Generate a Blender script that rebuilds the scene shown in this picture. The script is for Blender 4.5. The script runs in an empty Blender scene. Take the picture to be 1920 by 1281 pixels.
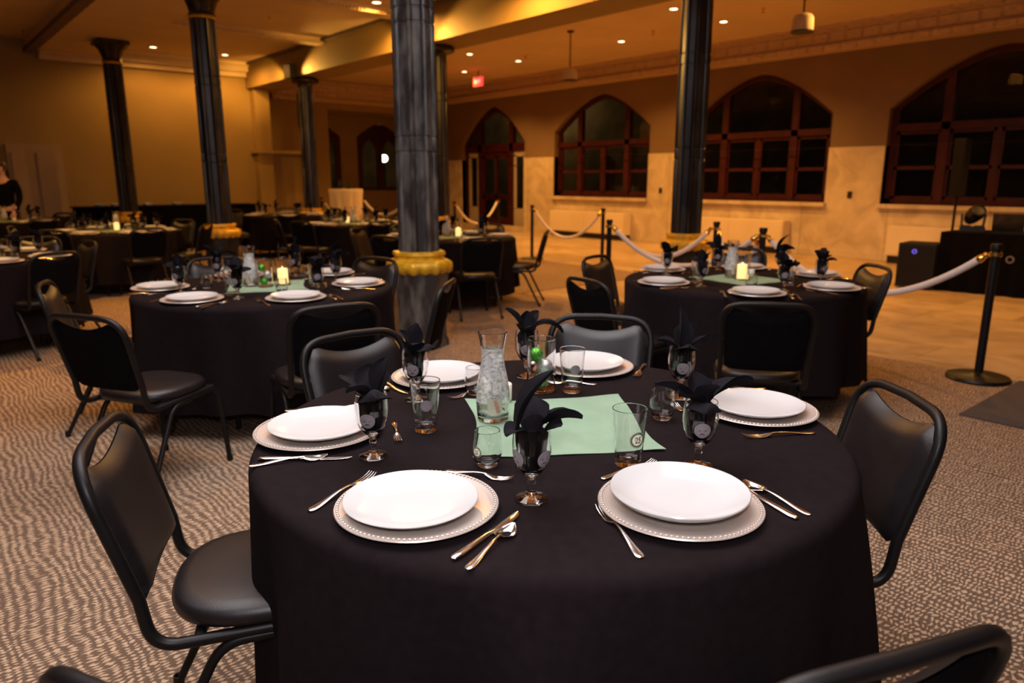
import bpy, math, random
from mathutils import Vector, Matrix
S = bpy.context.scene
COL = S.collection
PI = math.pi
def R(a): return math.radians(a)

# ------------------------------------------------------------------ camera, world, exposure
PITCH, YAW, HC = R(12.625), R(40.238), 1.42
cam_d = bpy.data.cameras.new('camera'); cam = bpy.data.objects.new('camera', cam_d); COL.objects.link(cam)
cam.location = (0, 0, HC); cam.rotation_euler = (PI/2-PITCH, 0, -YAW)
cam_d.sensor_width = 36.0; cam_d.lens = 36.0*1355/1920; cam_d.clip_end = 200; cam_d.clip_start = 0.05
cam_d.dof.use_dof = True; cam_d.dof.focus_distance = 1.68; cam_d.dof.aperture_fstop = 3.4
S.camera = cam
S.view_settings.view_transform = 'Standard'; S.view_settings.look = 'None'
S.view_settings.gamma = 1.0; S.view_settings.exposure = 0.0; S.view_settings.use_curve_mapping = False
S.cycles.use_denoising = True; S.cycles.max_bounces = 10; S.cycles.transparent_max_bounces = 16
S.cycles.transmission_bounces = 10; S.cycles.sample_clamp_indirect = 3.0; S.cycles.blur_glossy = 0.5
W = bpy.data.worlds.new('world'); S.world = W; W.use_nodes = True
W.node_tree.nodes['Background'].inputs[0].default_value = (0.55, 0.6, 1.0, 1)
W.node_tree.nodes['Background'].inputs[1].default_value = 0.004
WARM = (1.0, 0.46, 0.10)
def light(name, kind, loc, energy, color, parent=None, rot=(0, 0, 0), **k):
    d = bpy.data.lights.new(name, kind); o = bpy.data.objects.new(name, d); COL.objects.link(o)
    d.energy = energy; d.color = color
    for a, v in k.items(): setattr(d, a, v)
    o.location = loc; o.rotation_euler = rot
    if parent: o.parent = parent
    return o
# the photographer's flash bounced off the ceiling above the front table
light('bounce_flash', 'AREA', (1.15, 2.35, 3.80), 205, (1.0, 0.92, 0.94), rot=(0, 0, 0), shape='DISK', size=3.6)
light('bounce_flash_spread', 'AREA', (-0.55, -0.35, 3.85), 38, (1.0, 0.92, 0.94), rot=(0, R(-14), R(45)), shape='DISK', size=2.2)
# the flash head on the camera itself
light('camera_flash', 'SPOT', (-0.03, -0.04, 1.66), 88, (1.0, 0.91, 0.95), rot=(PI/2-R(6), 0, -YAW), spot_size=R(110), spot_blend=.6, shadow_soft_size=.05)

# ------------------------------------------------------------------ materials
def mat(name, col, rough=0.5, metal=0.0, var=0.0, vscale=6.0, bump=0.0, bscale=60.0, trans=0.0, ior=1.45, emis=None, estr=0.0,
        spec=0.5, col2=None, stretch=None, sheen=0.0, sub=0.0):
    m = bpy.data.materials.new(name); m.use_nodes = True
    nt = m.node_tree; N = nt.nodes; L = nt.links; p = N['Principled BSDF']
    p.inputs['Base Color'].default_value = (*col, 1); p.inputs['Roughness'].default_value = rough
    p.inputs['Metallic'].default_value = metal; p.inputs['IOR'].default_value = ior
    p.inputs['Specular IOR Level'].default_value = spec
    p.inputs['Transmission Weight'].default_value = trans
    if sheen: p.inputs['Sheen Weight'].default_value = sheen; p.inputs['Sheen Roughness'].default_value = 0.5
    if sub: p.inputs['Subsurface Weight'].default_value = sub; p.inputs['Subsurface Radius'].default_value = (.02, .012, .006)
    if emis: p.inputs['Emission Color'].default_value = (*emis, 1); p.inputs['Emission Strength'].default_value = estr
    tc = N.new('ShaderNodeTexCoord'); src = tc.outputs['Object']
    if stretch:
        mp = N.new('ShaderNodeMapping'); mp.inputs['Scale'].default_value = stretch; L.new(src, mp.inputs[0]); src = mp.outputs[0]
    if var or col2:
        n = N.new('ShaderNodeTexNoise'); n.inputs['Scale'].default_value = vscale; n.inputs['Detail'].default_value = 5
        L.new(src, n.inputs['Vector'])
        r = N.new('ShaderNodeValToRGB'); r.color_ramp.elements[0].position = .35; r.color_ramp.elements[1].position = .68
        c2 = col2 if col2 else tuple(min(1, c*(1+var)) for c in col); c1 = col if col2 else tuple(c*(1-var) for c in col)
        r.color_ramp.elements[0].color = (*c1, 1); r.color_ramp.elements[1].color = (*c2, 1)
        L.new(n.outputs[0], r.inputs[0]); L.new(r.outputs[0], p.inputs['Base Color'])
    if bump:
        n2 = N.new('ShaderNodeTexNoise'); n2.inputs['Scale'].default_value = bscale; n2.inputs['Detail'].default_value = 4
        L.new(src, n2.inputs['Vector']); b = N.new('ShaderNodeBump'); b.inputs['Strength'].default_value = bump
        b.inputs['Distance'].default_value = .004; L.new(n2.outputs[0], b.inputs['Height']); L.new(b.outputs[0], p.inputs['Normal'])
    return m
M_wall = mat('wall_paint', (.30, .195, .058), .7, var=.06, vscale=1.2, bump=.05, bscale=30)
M_taupe = mat('taupe_wall_paint', (.20, .125, .062), .7, var=.06, vscale=1.2, bump=.05, bscale=30)
M_ceil = mat('ceiling_paint', (.66, .49, .29), .75, var=.05, vscale=1)
M_trim = mat('trim_plaster', (.62, .46, .27), .6, var=.06, vscale=2)
M_dark = mat('dark_trim_paint', (.14, .09, .055), .7, var=.1)  # dark brown for the beam mouldings
M_red = mat('dark_red_wood', (.045, .006, .006), .4, var=.25, vscale=5)
M_gold = mat('gilded_plaster', (.64, .36, .020), .40, metal=.12, var=.25, vscale=18, bump=.3, bscale=25)
def column_paint(name, c1, c2):
    m = mat(name, c1, .32, vscale=7, col2=c2, stretch=(1.6, 1.6, .55), bump=.15, bscale=14)
    for n in m.node_tree.nodes:
        if n.type == 'VALTORGB': n.color_ramp.elements[0].position = .44; n.color_ramp.elements[1].position = .80
    return m
M_column = column_paint('black_marbled_paint', (.010, .009, .010), (.038, .035, .035))
M_column_lit = column_paint('flash_lit_black_marbled_paint', (.028, .0255, .026), (.15, .143, .13))  # lighter copy of the column paint, flash light on the near column coloured in
M_capital = mat('dark_bronze_paint', (.035, .024, .012), .4, metal=.4, var=.5, vscale=9)
M_cloth = mat('black_polyester_cloth', (.0104, .0070, .0080), .88, var=.12, vscale=40, bump=.06, bscale=900, spec=.06)
M_napkin = mat('black_linen_napkin', (.0055, .0045, .0070), .85, var=.2, vscale=25, bump=.1, bscale=700, spec=.18)
M_runner = mat('sage_green_linen', (.215, .33, .225), .85, var=.06, vscale=10, bump=.12, bscale=600)
M_vinyl = mat('black_vinyl', (.0070, .0050, .0058), .43, var=.2, vscale=20, bump=.10, bscale=350, spec=.62)
M_frame = mat('black_steel', (.005, .0042, .0046), .45, var=.2, vscale=10, spec=.35)
M_china = mat('white_china', (.56, .56, .555), .18, var=.01)
M_charger = mat('pearl_charger', (.66, .58, .52), .33, metal=.55, var=.04, vscale=4)
M_steel = mat('polished_flatware', (.86, .81, .77), .17, metal=1.0, var=.05, vscale=9)
M_glass = mat('clear_glass', (1, 1, 1), .0, trans=1.0, ior=1.47)
M_water = mat('carafe_water', (.96, .97, .95), .03, trans=.97, ior=1.33, bump=.9, bscale=55)
M_cond = None
M_ice = mat('cloudy_ice', (.8, .84, .85), .35, trans=.35, ior=1.31, var=.1, vscale=40, bump=.6, bscale=60)
M_cream = mat('badge_cream', (.80, .78, .62), .5, var=.02)
M_green = mat('badge_dark_green', (.05, .075, .045), .5, var=.1)
M_pale = mat('badge_reverse_lilac', (.19, .165, .18), .55, var=.05)
M_pale2 = mat('badge_reverse_rim', (.13, .115, .13), .55, var=.05)
M_redink = mat('red_ink', (.42, .05, .04), .5, var=.1)
M_ornG = mat('green_glitter', (.10, .42, .04), .25, metal=.6, var=.6, vscale=160, bump=.6, bscale=260)
M_ornS = mat('silver_glitter', (.75, .74, .74), .3, metal=.7, var=.3, vscale=160, bump=.5, bscale=260)
M_wax = mat('ivory_wax', (.85, .72, .45), .5, var=.04, emis=(1, .66, .22), estr=1.3, sub=.2)
M_waxoff = mat('white_wax', (.8, .76, .68), .5, var=.03, sub=.2)
M_flame = mat('candle_flame', (1, .8, .4), .5, emis=(1, .62, .2), estr=6, var=.02)
M_rope = mat('white_velvet_rope', (.72, .66, .64), .8, var=.06, vscale=60, sheen=.2)
M_brass = mat('polished_brass', (.85, .55, .16), .22, metal=1.0, var=.08)
M_blackpl = mat('black_plastic', (.012, .011, .013), .4, var=.2)
M_lens = mat('lamp_lens', (1, .9, .7), .4, emis=(1, .80, .45), estr=7.0, var=.02)
M_ring = mat('lamp_trim', (.6, .5, .38), .5, var=.04)
M_exit = mat('exit_red', (.6, .02, .02), .4, emis=(1, .05, .04), estr=1.6, var=.05)
M_exitw = mat('exit_letters', (1, .6, .5), .4, emis=(1, .35, .28), estr=2.4, var=.02)
M_shade = mat('pendant_shade', (.62, .52, .36), .6, var=.05)
M_cab = mat('radiator_enamel', (.78, .64, .44), .45, var=.04, vscale=2)
M_whitecl = mat('ivory_table_linen', (.62, .5, .36), .8, var=.05, vscale=20)
M_skin = mat('skin', (.55, .33, .24), .5, var=.08, vscale=25, sub=.1)
M_hair = mat('brown_hair', (.06, .035, .02), .5, var=.4, vscale=60, stretch=(1, 1, .2))
M_black = mat('black_fabric', (.0042, .0036, .0044), .9, var=.2, vscale=30, spec=.06)
M_leaf = mat('posy_leaf', (.06, .12, .04), .6, var=.3)
M_rose = mat('blush_rose', (.55, .33, .25), .7, var=.2, vscale=40)
M_rosew = mat('ivory_rose', (.66, .58, .42), .7, var=.15, vscale=40)
M_mat = mat('charcoal_mat', (.060, .048, .045), .95, var=.25, vscale=90, bump=.5, bscale=250)
M_blue = mat('blue_led', (.1, .1, 1), .4, emis=(.2, .15, 1), estr=1.2, var=.02)
M_globe = mat('globe_lamp_glass', (1, 1, 1), .4, emis=(1, .9, .75), estr=9, var=.02)
M_bottle = mat('dark_bottle_glass', (.01, .012, .008), .1, var=.2)
M_door2 = mat('tan_painted_door', (.34, .235, .13), .6, var=.05, vscale=3)
M_doorp = mat('painted_door', (.42, .34, .24), .55, var=.05, vscale=3)

def nodes_mat(name):
    m = bpy.data.materials.new(name); m.use_nodes = True
    return m, m.node_tree.nodes, m.node_tree.links, m.node_tree.nodes['Principled BSDF']
def window_glass():
    m, N, L, p = nodes_mat('window_glass')
    t = N.new('ShaderNodeBsdfTransparent'); t.inputs[0].default_value = (.8, .82, .8, 1)
    g = N.new('ShaderNodeBsdfGlossy'); g.inputs['Roughness'].default_value = .02
    f = N.new('ShaderNodeFresnel'); f.inputs['IOR'].default_value = 1.5
    n = N.new('ShaderNodeTexNoise'); n.inputs['Scale'].default_value = 1.2
    b = N.new('ShaderNodeBump'); b.inputs['Strength'].default_value = .08; L.new(n.outputs[0], b.inputs['Height']); L.new(b.outputs[0], g.inputs['Normal'])
    mx = N.new('ShaderNodeMixShader'); L.new(f.outputs[0], mx.inputs[0]); L.new(t.outputs[0], mx.inputs[1]); L.new(g.outputs[0], mx.inputs[2])
    L.new(mx.outputs[0], N['Material Output'].inputs['Surface']); return m
M_win = window_glass()
def condensation():
    m, N, L, p = nodes_mat('cold_glass_condensation')
    t = N.new('ShaderNodeBsdfTransparent'); d = N.new('ShaderNodeBsdfDiffuse'); d.inputs[0].default_value = (.80, .80, .77, 1)
    n = N.new('ShaderNodeTexNoise'); n.inputs['Scale'].default_value = 45; n.inputs['Detail'].default_value = 6; n.inputs['Distortion'].default_value = 1.5
    tc = N.new('ShaderNodeTexCoord'); L.new(tc.outputs['Object'], n.inputs['Vector'])
    r = N.new('ShaderNodeValToRGB'); r.color_ramp.elements[0].position = .38; r.color_ramp.elements[1].position = .66
    r.color_ramp.elements[0].color = (.22, .22, .22, 1); r.color_ramp.elements[1].color = (.62, .62, .62, 1); L.new(n.outputs[0], r.inputs[0])
    mx = N.new('ShaderNodeMixShader'); L.new(r.outputs[0], mx.inputs[0]); L.new(t.outputs[0], mx.inputs[1]); L.new(d.outputs[0], mx.inputs[2])
    L.new(mx.outputs[0], N['Material Output'].inputs['Surface']); return m
M_cond = condensation()
def carpet_mat():
    m, N, L, p = nodes_mat('rippled_carpet')
    g = N.new('ShaderNodeNewGeometry'); sep = N.new('ShaderNodeSeparateXYZ'); L.new(g.outputs['Position'], sep.inputs[0])
    def math_(op, a, b=None):
        n = N.new('ShaderNodeMath'); n.operation = op
        for i, v in enumerate((a, b)):
            if v is None: continue
            if isinstance(v, (int, float)): n.inputs[i].default_value = v
            else: L.new(v, n.inputs[i])
        return n.outputs[0]
    def noise(scale, detail=2, st=(1, 1, 1)):
        mp = N.new('ShaderNodeMapping'); mp.inputs['Scale'].default_value = st; L.new(g.outputs['Position'], mp.inputs[0])
        n = N.new('ShaderNodeTexNoise'); n.inputs['Scale'].default_value = scale; n.inputs['Detail'].default_value = detail
        L.new(mp.outputs[0], n.inputs['Vector']); return n.outputs[0]
    w1 = noise(5, 1, (1, .45, 1)); w2 = noise(17, 1)
    x = math_('ADD', sep.outputs[0], math_('MULTIPLY', w1, .11)); x = math_('ADD', x, math_('MULTIPLY', w2, .022))
    xs = math_('DIVIDE', x, .030); s = math_('SINE', math_('MULTIPLY', xs, 2*PI))
    wn = N.new('ShaderNodeTexWhiteNoise'); wn.noise_dimensions = '1D'; L.new(math_('FLOOR', math_('ADD', xs, .25)), wn.inputs['W'])
    y = math_('ADD', sep.outputs[1], math_('ADD', math_('MULTIPLY', noise(22, 1), .035), math_('MULTIPLY', wn.outputs[0], .02)))
    d = math_('SINE', math_('MULTIPLY', y, 2*PI/.0165))
    n3 = noise(55, 2)
    v = math_('ADD', math_('MULTIPLY', s, .75), math_('MULTIPLY', d, .85)); v = math_('ADD', v, math_('MULTIPLY', math_('SUBTRACT', n3, .5), 3.4))
    r = N.new('ShaderNodeValToRGB'); r.color_ramp.elements[0].position = .45; r.color_ramp.elements[1].position = .68
    r.color_ramp.elements[0].color = (.155, .104, .072, 1); r.color_ramp.elements[1].color = (.54, .385, .255, 1)
    L.new(math_('ADD', math_('MULTIPLY', v, .28), .45), r.inputs[0])
    nf = noise(240, 2); mx = N.new('ShaderNodeMixRGB'); mx.blend_type = 'MULTIPLY'; mx.inputs[0].default_value = .7
    rr = N.new('ShaderNodeValToRGB'); rr.color_ramp.elements[0].color = (.5, .5, .5, 1); rr.color_ramp.elements[1].color = (1.3, 1.3, 1.3, 1)
    L.new(nf, rr.inputs[0]); L.new(r.outputs[0], mx.inputs[1]); L.new(rr.outputs[0], mx.inputs[2])
    L.new(mx.outputs[0], p.inputs['Base Color']); p.inputs['Roughness'].default_value = .95; p.inputs['Specular IOR Level'].default_value = .1
    b = N.new('ShaderNodeBump'); b.inputs['Strength'].default_value = .5; b.inputs['Distance'].default_value = .004
    L.new(math_('ADD', v, nf), b.inputs['Height']); L.new(b.outputs[0], p.inputs['Normal']); return m
M_carpet = carpet_mat()
def stone_mat(name, c1, c2, cm, rough, bw, bh, wallmap=False, mort=.006):
    m, N, L, p = nodes_mat(name)
    g = N.new('ShaderNodeNewGeometry'); mp = N.new('ShaderNodeMapping'); L.new(g.outputs['Position'], mp.inputs[0])
    if wallmap:
        cx = N.new('ShaderNodeSeparateXYZ'); L.new(g.outputs['Position'], cx.inputs[0]); cc = N.new('ShaderNodeCombineXYZ')
        L.new(cx.outputs[1], cc.inputs[0]); L.new(cx.outputs[2], cc.inputs[1]); vec = cc.outputs[0]
    else:
        mp.inputs['Rotation'].default_value = (0, 0, PI/2); vec = mp.outputs[0]
    br = N.new('ShaderNodeTexBrick'); L.new(vec, br.inputs['Vector']); br.inputs['Scale'].default_value = 1
    br.inputs['Brick Width'].default_value = bw; br.inputs['Row Height'].default_value = bh; br.inputs['Mortar Size'].default_value = mort
    br.inputs['Color1'].default_value = (*c1, 1); br.inputs['Color2'].default_value = (*c2, 1); br.inputs['Mortar'].default_value = (*cm, 1)
    n = N.new('ShaderNodeTexNoise'); n.inputs['Scale'].default_value = 2.2; n.inputs['Detail'].default_value = 7; n.inputs['Distortion'].default_value = 1.2
    L.new(vec, n.inputs['Vector']); r = N.new('ShaderNodeValToRGB'); r.color_ramp.elements[0].position = .3; r.color_ramp.elements[1].position = .7
    r.color_ramp.elements[0].color = (.62, .58, .54, 1); r.color_ramp.elements[1].color = (1.05, 1.05, 1.05, 1); L.new(n.outputs[0], r.inputs[0])
    mx = N.new('ShaderNodeMixRGB'); mx.blend_type = 'MULTIPLY'; mx.inputs[0].default_value = .8
    L.new(br.outputs[0], mx.inputs[1]); L.new(r.outputs[0], mx.inputs[2]); L.new(mx.outputs[0], p.inputs['Base Color'])
    p.inputs['Roughness'].default_value = rough; return m
M_floor = stone_mat('travertine_floor', (.62, .46, .27), (.45, .31, .17), (.34, .24, .14), .32, 1.5, .62)
M_marble = stone_mat('marble_wainscot', (.70, .58, .40), (.64, .52, .35), (.36, .28, .19), .35, 1.6, 2.4, True)
def frieze_mat():
    m, N, L, p = nodes_mat('embossed_frieze')
    g = N.new('ShaderNodeNewGeometry'); cx = N.new('ShaderNodeSeparateXYZ'); L.new(g.outputs['Position'], cx.inputs[0]); cc = N.new('ShaderNodeCombineXYZ')
    a = N.new('ShaderNodeMath'); a.operation = 'ADD'; L.new(cx.outputs[0], a.inputs[0]); L.new(cx.outputs[1], a.inputs[1])
    L.new(a.outputs[0], cc.inputs[0]); L.new(cx.outputs[2], cc.inputs[1])
    br = N.new('ShaderNodeTexBrick'); L.new(cc.outputs[0], br.inputs['Vector']); br.inputs['Scale'].default_value = 1; br.offset = 0
    br.inputs['Brick Width'].default_value = .30; br.inputs['Row Height'].default_value = .2; br.inputs['Mortar Size'].default_value = .022; br.inputs['Mortar Smooth'].default_value = .6
    vo = N.new('ShaderNodeTexVoronoi'); vo.inputs['Scale'].default_value = 9; L.new(cc.outputs[0], vo.inputs['Vector'])
    ad = N.new('ShaderNodeMath'); ad.operation = 'MULTIPLY_ADD'; L.new(br.outputs['Fac'], ad.inputs[0]); ad.inputs[1].default_value = -1; L.new(vo.outputs['Distance'], ad.inputs[2])
    b = N.new('ShaderNodeBump'); b.inputs['Strength'].default_value = .9; b.inputs['Distance'].default_value = .03; L.new(ad.outputs[0], b.inputs['Height'])
    L.new(b.outputs[0], p.inputs['Normal']); p.inputs['Base Color'].default_value = (.56, .40, .24, 1); p.inputs['Roughness'].default_value = .6; return m
M_frieze = frieze_mat()

# ------------------------------------------------------------------ mesh helpers
def densify(prof, step):
    out = [prof[0]]
    for (r0, z0), (r1, z1) in zip(prof, prof[1:]):
        L_ = math.hypot(r1-r0, z1-z0)
        if L_ > .004:
            n = max(2, int(L_/step)); ts = [.0008/L_]+[k/n for k in range(1, n)]+[1-.0008/L_]
            for q in ts: out.append((r0+(r1-r0)*q, z0+(z1-z0)*q))
        out.append((r1, z1))
    return out
class MB:
    def __init__(s): s.v = []; s.f = []; s.mi = []
    def quad_grid(s, rows, closed=False, mi=0, flip=False):
        o = len(s.v); n = len(rows[0])
        for r in rows: s.v.extend(tuple(p) for p in r)
        for i in range(len(rows)-1):
            for j in range(n if closed else n-1):
                a, b, c, d = o+i*n+j, o+i*n+(j+1) % n, o+(i+1)*n+(j+1) % n, o+(i+1)*n+j
                s.f.append((a, d, c, b) if flip else (a, b, c, d)); s.mi.append(mi)
        return o
    def poly(s, pts, mi=0):
        o = len(s.v); s.v.extend(tuple(p) for p in pts); s.f.append(tuple(range(o, o+len(pts)))); s.mi.append(mi)
    def box(s, x0, x1, y0, y1, z0, z1, mi=0):
        o = len(s.v)
        s.v += [(x0, y0, z0), (x1, y0, z0), (x1, y1, z0), (x0, y1, z0), (x0, y0, z1), (x1, y0, z1), (x1, y1, z1), (x0, y1, z1)]
        for f in ((0, 3, 2, 1), (4, 5, 6, 7), (0, 1, 5, 4), (1, 2, 6, 5), (2, 3, 7, 6), (3, 0, 4, 7)): s.f.append(tuple(o+i for i in f)); s.mi.append(mi)
        return s
    def lathe(s, prof, seg=32, c=(0, 0, 0), mi=0, rfun=None, dense=0):
        if dense: prof = densify(prof, dense)
        o0 = len(s.v); ring = []
        for (r, z) in prof:
            if r < 1e-6: ring.append([len(s.v)]); s.v.append((c[0], c[1], c[2]+z)); continue
            ids = []
            for k in range(seg):
                a = 2*PI*k/seg; rr = r*(rfun(a, z) if rfun else 1); ids.append(len(s.v)); s.v.append((c[0]+rr*math.cos(a), c[1]+rr*math.sin(a), c[2]+z))
            ring.append(ids)
        for A, B in zip(ring, ring[1:]):
            for k in range(seg):
                k2 = (k+1) % seg
                if len(A) == 1 and len(B) == 1: break
                if len(A) == 1: s.f.append((A[0], B[k2], B[k]))
                elif len(B) == 1: s.f.append((A[k], A[k2], B[0]))
                else: s.f.append((A[k], A[k2], B[k2], B[k]))
                s.mi.append(mi)
        return s
    def sweep(s, path, sec, hint=(0, 0, 1), closed=False, mi=0, scale=None, caps=True):
        P = [Vector(p) for p in path]; n = len(P); rows = []; nrm = None
        for i in range(n):
            a = P[i-1] if (i > 0 or closed) else P[i]; b = P[(i+1) % n] if (i < n-1 or closed) else P[i]
            t = (b-a).normalized()
            if nrm is None:
                h = Vector(hint); nrm = (h-t*h.dot(t))
                if nrm.length < 1e-3: nrm = t.orthogonal()
            nrm = (nrm-t*nrm.dot(t)).normalized(); bi = t.cross(nrm); k = scale[i] if scale else 1
            if not isinstance(k, tuple): k = (k, k)
            rows.append([P[i]+bi*(u*k[0])+nrm*(w*k[1]) for u, w in sec])
        if closed: rows.append(rows[0])
        o = s.quad_grid(rows, True, mi)
        if caps and not closed:
            m = len(sec); s.f.append(tuple(o+j for j in range(m))[::-1]); s.mi.append(mi)
            e = o+(len(rows)-1)*m; s.f.append(tuple(e+j for j in range(m))); s.mi.append(mi)
        return s
    def ball(s, c, r, seg=16, rings=10, mi=0, sc=(1, 1, 1)):
        prof = [(r*math.sin(PI*i/rings)*1.0, -r*math.cos(PI*i/rings)) for i in range(rings+1)]
        o = len(s.v); s.lathe([(p[0] if 0 < i < rings else 0, p[1]) for i, p in enumerate(prof)], seg, (0, 0, 0), mi)
        for i in range(o, len(s.v)):
            x, y, z = s.v[i]; s.v[i] = (c[0]+x*sc[0], c[1]+y*sc[1], c[2]+z*sc[2])
        return s
    def mesh(s, name, mats, smooth=True, angle=40):
        me = bpy.data.meshes.new(name); me.from_pydata(s.v, [], s.f)
        for m in (mats if isinstance(mats, (list, tuple)) else [mats]): me.materials.append(m)
        me.polygons.foreach_set('material_index', s.mi)
        if smooth:
            me.polygons.foreach_set('use_smooth', [True]*len(me.polygons)); me.update(); me.set_sharp_from_angle(angle=R(angle))
        me.update(); return me
def fix(me):
    import bmesh
    b = bmesh.new(); b.from_mesh(me); bmesh.ops.remove_doubles(b, verts=b.verts, dist=1e-6); bmesh.ops.recalc_face_normals(b, faces=b.faces); b.to_mesh(me); b.free(); me.update(); return me
def circ(r, n=10): return [(r*math.cos(2*PI*i/n), r*math.sin(2*PI*i/n)) for i in range(n)]
def rsq(a, b, c=.3): # chamfered rectangle section
    return [(a, b*(1-c)), (a*(1-c), b), (-a*(1-c), b), (-a, b*(1-c)), (-a, -b*(1-c)), (-a*(1-c), -b), (a*(1-c), -b), (a, -b*(1-c))]
def fillet(pts, rad, n=6):
    P = [Vector(p) for p in pts]; out = [P[0]]
    for i in range(1, len(P)-1):
        r = rad[i-1] if isinstance(rad, (list, tuple)) else rad
        a = (P[i-1]-P[i]); b = (P[i+1]-P[i]); r = min(r, a.length*.49, b.length*.49); p0 = P[i]+a.normalized()*r; p1 = P[i]+b.normalized()*r
        for k in range(n+1):
            t = k/n; out.append(p0*(1-t)**2+P[i]*2*t*(1-t)+p1*t*t)
    out.append(P[-1]); return out
def ob(name, me, parent=None, loc=(0, 0, 0), rot=(0, 0, 0), label=None):
    o = bpy.data.objects.new(name, me); COL.objects.link(o); o.location = loc; o.rotation_euler = rot
    if parent: o.parent = parent
    if label: o['label'] = label
    return o
def tag(o, label, cat, group=None, kind=None):
    o['label'] = label; o['category'] = cat
    if group: o['group'] = group
    if kind: o['kind'] = kind
    return o
def thing(name, label, cat, loc=(0, 0, 0), rz=0, group=None, kind=None):
    o = bpy.data.objects.new(name, None); COL.objects.link(o); o.empty_display_size = .1; o.location = loc; o.rotation_euler = (0, 0, rz)
    return tag(o, label, cat, group, kind)
def struct(name, mb, m, smooth=False, parent=None):
    o = ob(name, mb.mesh(name, m, smooth), parent); o['kind'] = 'structure'; return o
KIDS = {}
def kid(name, me, parent, label=None, loc=(0, 0, 0), rot=(0, 0, 0)):
    o = ob(name, me, parent, loc, rot, label); KIDS.setdefault(parent.name, []).append(o); return o
def dup(src, loc, rz, label, group=None):
    c = src.copy(); COL.objects.link(c); c.location = loc; c.rotation_euler = (0, 0, rz); c['label'] = label
    if group: c['group'] = group
    for k in KIDS.get(src.name, []):
        d = k.copy(); COL.objects.link(d); d.parent = c; KIDS.setdefault(c.name, []).append(d)
        for g in KIDS.get(k.name, []):
            e = g.copy(); COL.objects.link(e); e.parent = d
    return c
PROTO = {}
def place(kind, loc, rz, label, group):
    """first use moves the built thing itself, later uses copy it"""
    src, used = PROTO[kind]
    if not used:
        PROTO[kind] = (src, True); src.location = loc; src.rotation_euler = (0, 0, rz); src['label'] = label; src['group'] = group; return src
    return dup(src, loc, rz, label, group)

# ------------------------------------------------------------------ the room
XR, YB, YA = 13.45, 17.3, 19.5          # window wall, rear wall, rear wall of the aisle
mb = MB(); mb.box(-9, 16, -9, 23, -.2, 0); struct('floor', mb, M_floor)
mb = MB(); mb.box(-9, 6.0, -6, 6.9, 0.0, .008); mb.box(-9, 8.8, 6.9, YB, 0.0, .008); struct('carpet', mb, M_carpet)
mb = MB(); mb.box(4.83, 6.0, -.6, 1.46, 0, .008)
tag(ob('floor_mat', mb.mesh('floor_mat', M_mat, False), None, (0, 0, .0085)), 'plain charcoal mat lying on the carpet by the rope post', 'mat')
# ceilings
mb = MB(); mb.box(-9, 2.45, -9, 23, 4.05, 4.3); mb.box(2.45, 7.0, -9, 23, 4.0, 4.3); mb.box(7.0, XR+.4, -9, 23, 4.1, 4.3); struct('ceiling', mb, M_ceil)
mb = MB(); mb.box(2.40, 3.80, -9, YB, 3.85, 4.1); struct('ceiling_beam_left', mb, M_ceil)
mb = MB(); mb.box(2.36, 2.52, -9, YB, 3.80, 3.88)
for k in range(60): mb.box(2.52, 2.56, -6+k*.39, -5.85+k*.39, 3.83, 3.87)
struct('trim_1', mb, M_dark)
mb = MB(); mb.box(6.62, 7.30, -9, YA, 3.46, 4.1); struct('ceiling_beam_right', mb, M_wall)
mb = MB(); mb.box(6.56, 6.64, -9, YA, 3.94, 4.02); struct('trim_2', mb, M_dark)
# cross ribs with beaded mouldings between the two beams
for i, y in enumerate((13.4, 10.5, 7.6, 4.7)):
    mb = MB(); mb.box(3.8, 6.62, y-.12, y+.16, 3.90, 4.02)
    for k in range(46): mb.ball((3.84+k*.06, y-.13, 3.925), .022, 8, 6)
    struct('trim_%d' % (3+i), mb, M_trim, True)
# rear wall with painted double door and cornice
mb = MB(); mb.box(-9, 6.86, YB, YB+.25, 0, 4.1); struct('wall_back', mb, M_wall)
mb = MB(); mb.box(2.6, 6.70, YB-.10, YB, 3.70, 3.80); mb.box(2.6, 6.70, YB-.22, YB, 3.80, 3.92); mb.box(2.6, 6.70, YB-.30, YB, 3.92, 4.0); struct('trim_8', mb, M_trim)
d = MB(); d.box(1.85, 2.78, YB-.05, YB, 0, 2.10); door = struct('door_2', d, M_door2)
d = MB(); d.box(1.92, 2.28, YB-.07, YB-.05, .2, 1.95); d.box(2.34, 2.70, YB-.07, YB-.05, .2, 1.95); ob('door_panel', d.mesh('door_panel', M_door2, False), door)
mb = MB(); mb.box(6.70, 7.05, YB-.25, YB+.35, 0, 3.46); struct('wall_pier', mb, M_wall)
mb = MB(); mb.box(7.05, 7.95, YB-.02, YB+.16, 0, 2.02); mb.box(6.62, 8.05, YB-.34, YB+.2, 2.02, 2.09); struct('wall_ledge', mb, M_wall)
mb = MB(); mb.box(7.93, 8.10, YB-.2, YB+.2, 0, 3.46); struct('wall_jamb', mb, M_wall)
mb = MB(); mb.box(6.6, 9.72, YA, YA+.25, 0, 4.1); mb.box(9.72, 13.2, YA, YA+.25, 3.35, 4.1); mb.box(13.2, XR+.3, YA, YA+.25, 0, 4.1); struct('wall_aisle', mb, M_wall)
mb = MB(); mb.box(8.1, XR, YA-.10, YA, 3.60, 4.08); mb.box(8.1, XR, YA-.16, YA, 3.52, 3.62); struct('trim_9', mb, M_frieze)
# alcove behind the opening
mb = MB(); mb.box(9.3, 9.72, YA+.25, 21.3, 0, 3.4); mb.box(13.2, 13.5, YA+.25, 21.3, 0, 3.4); mb.box(9.3, 13.5, YA+.2, 21.5, 3.35, 3.5); struct('wall_alcove', mb, M_wall)

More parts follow.
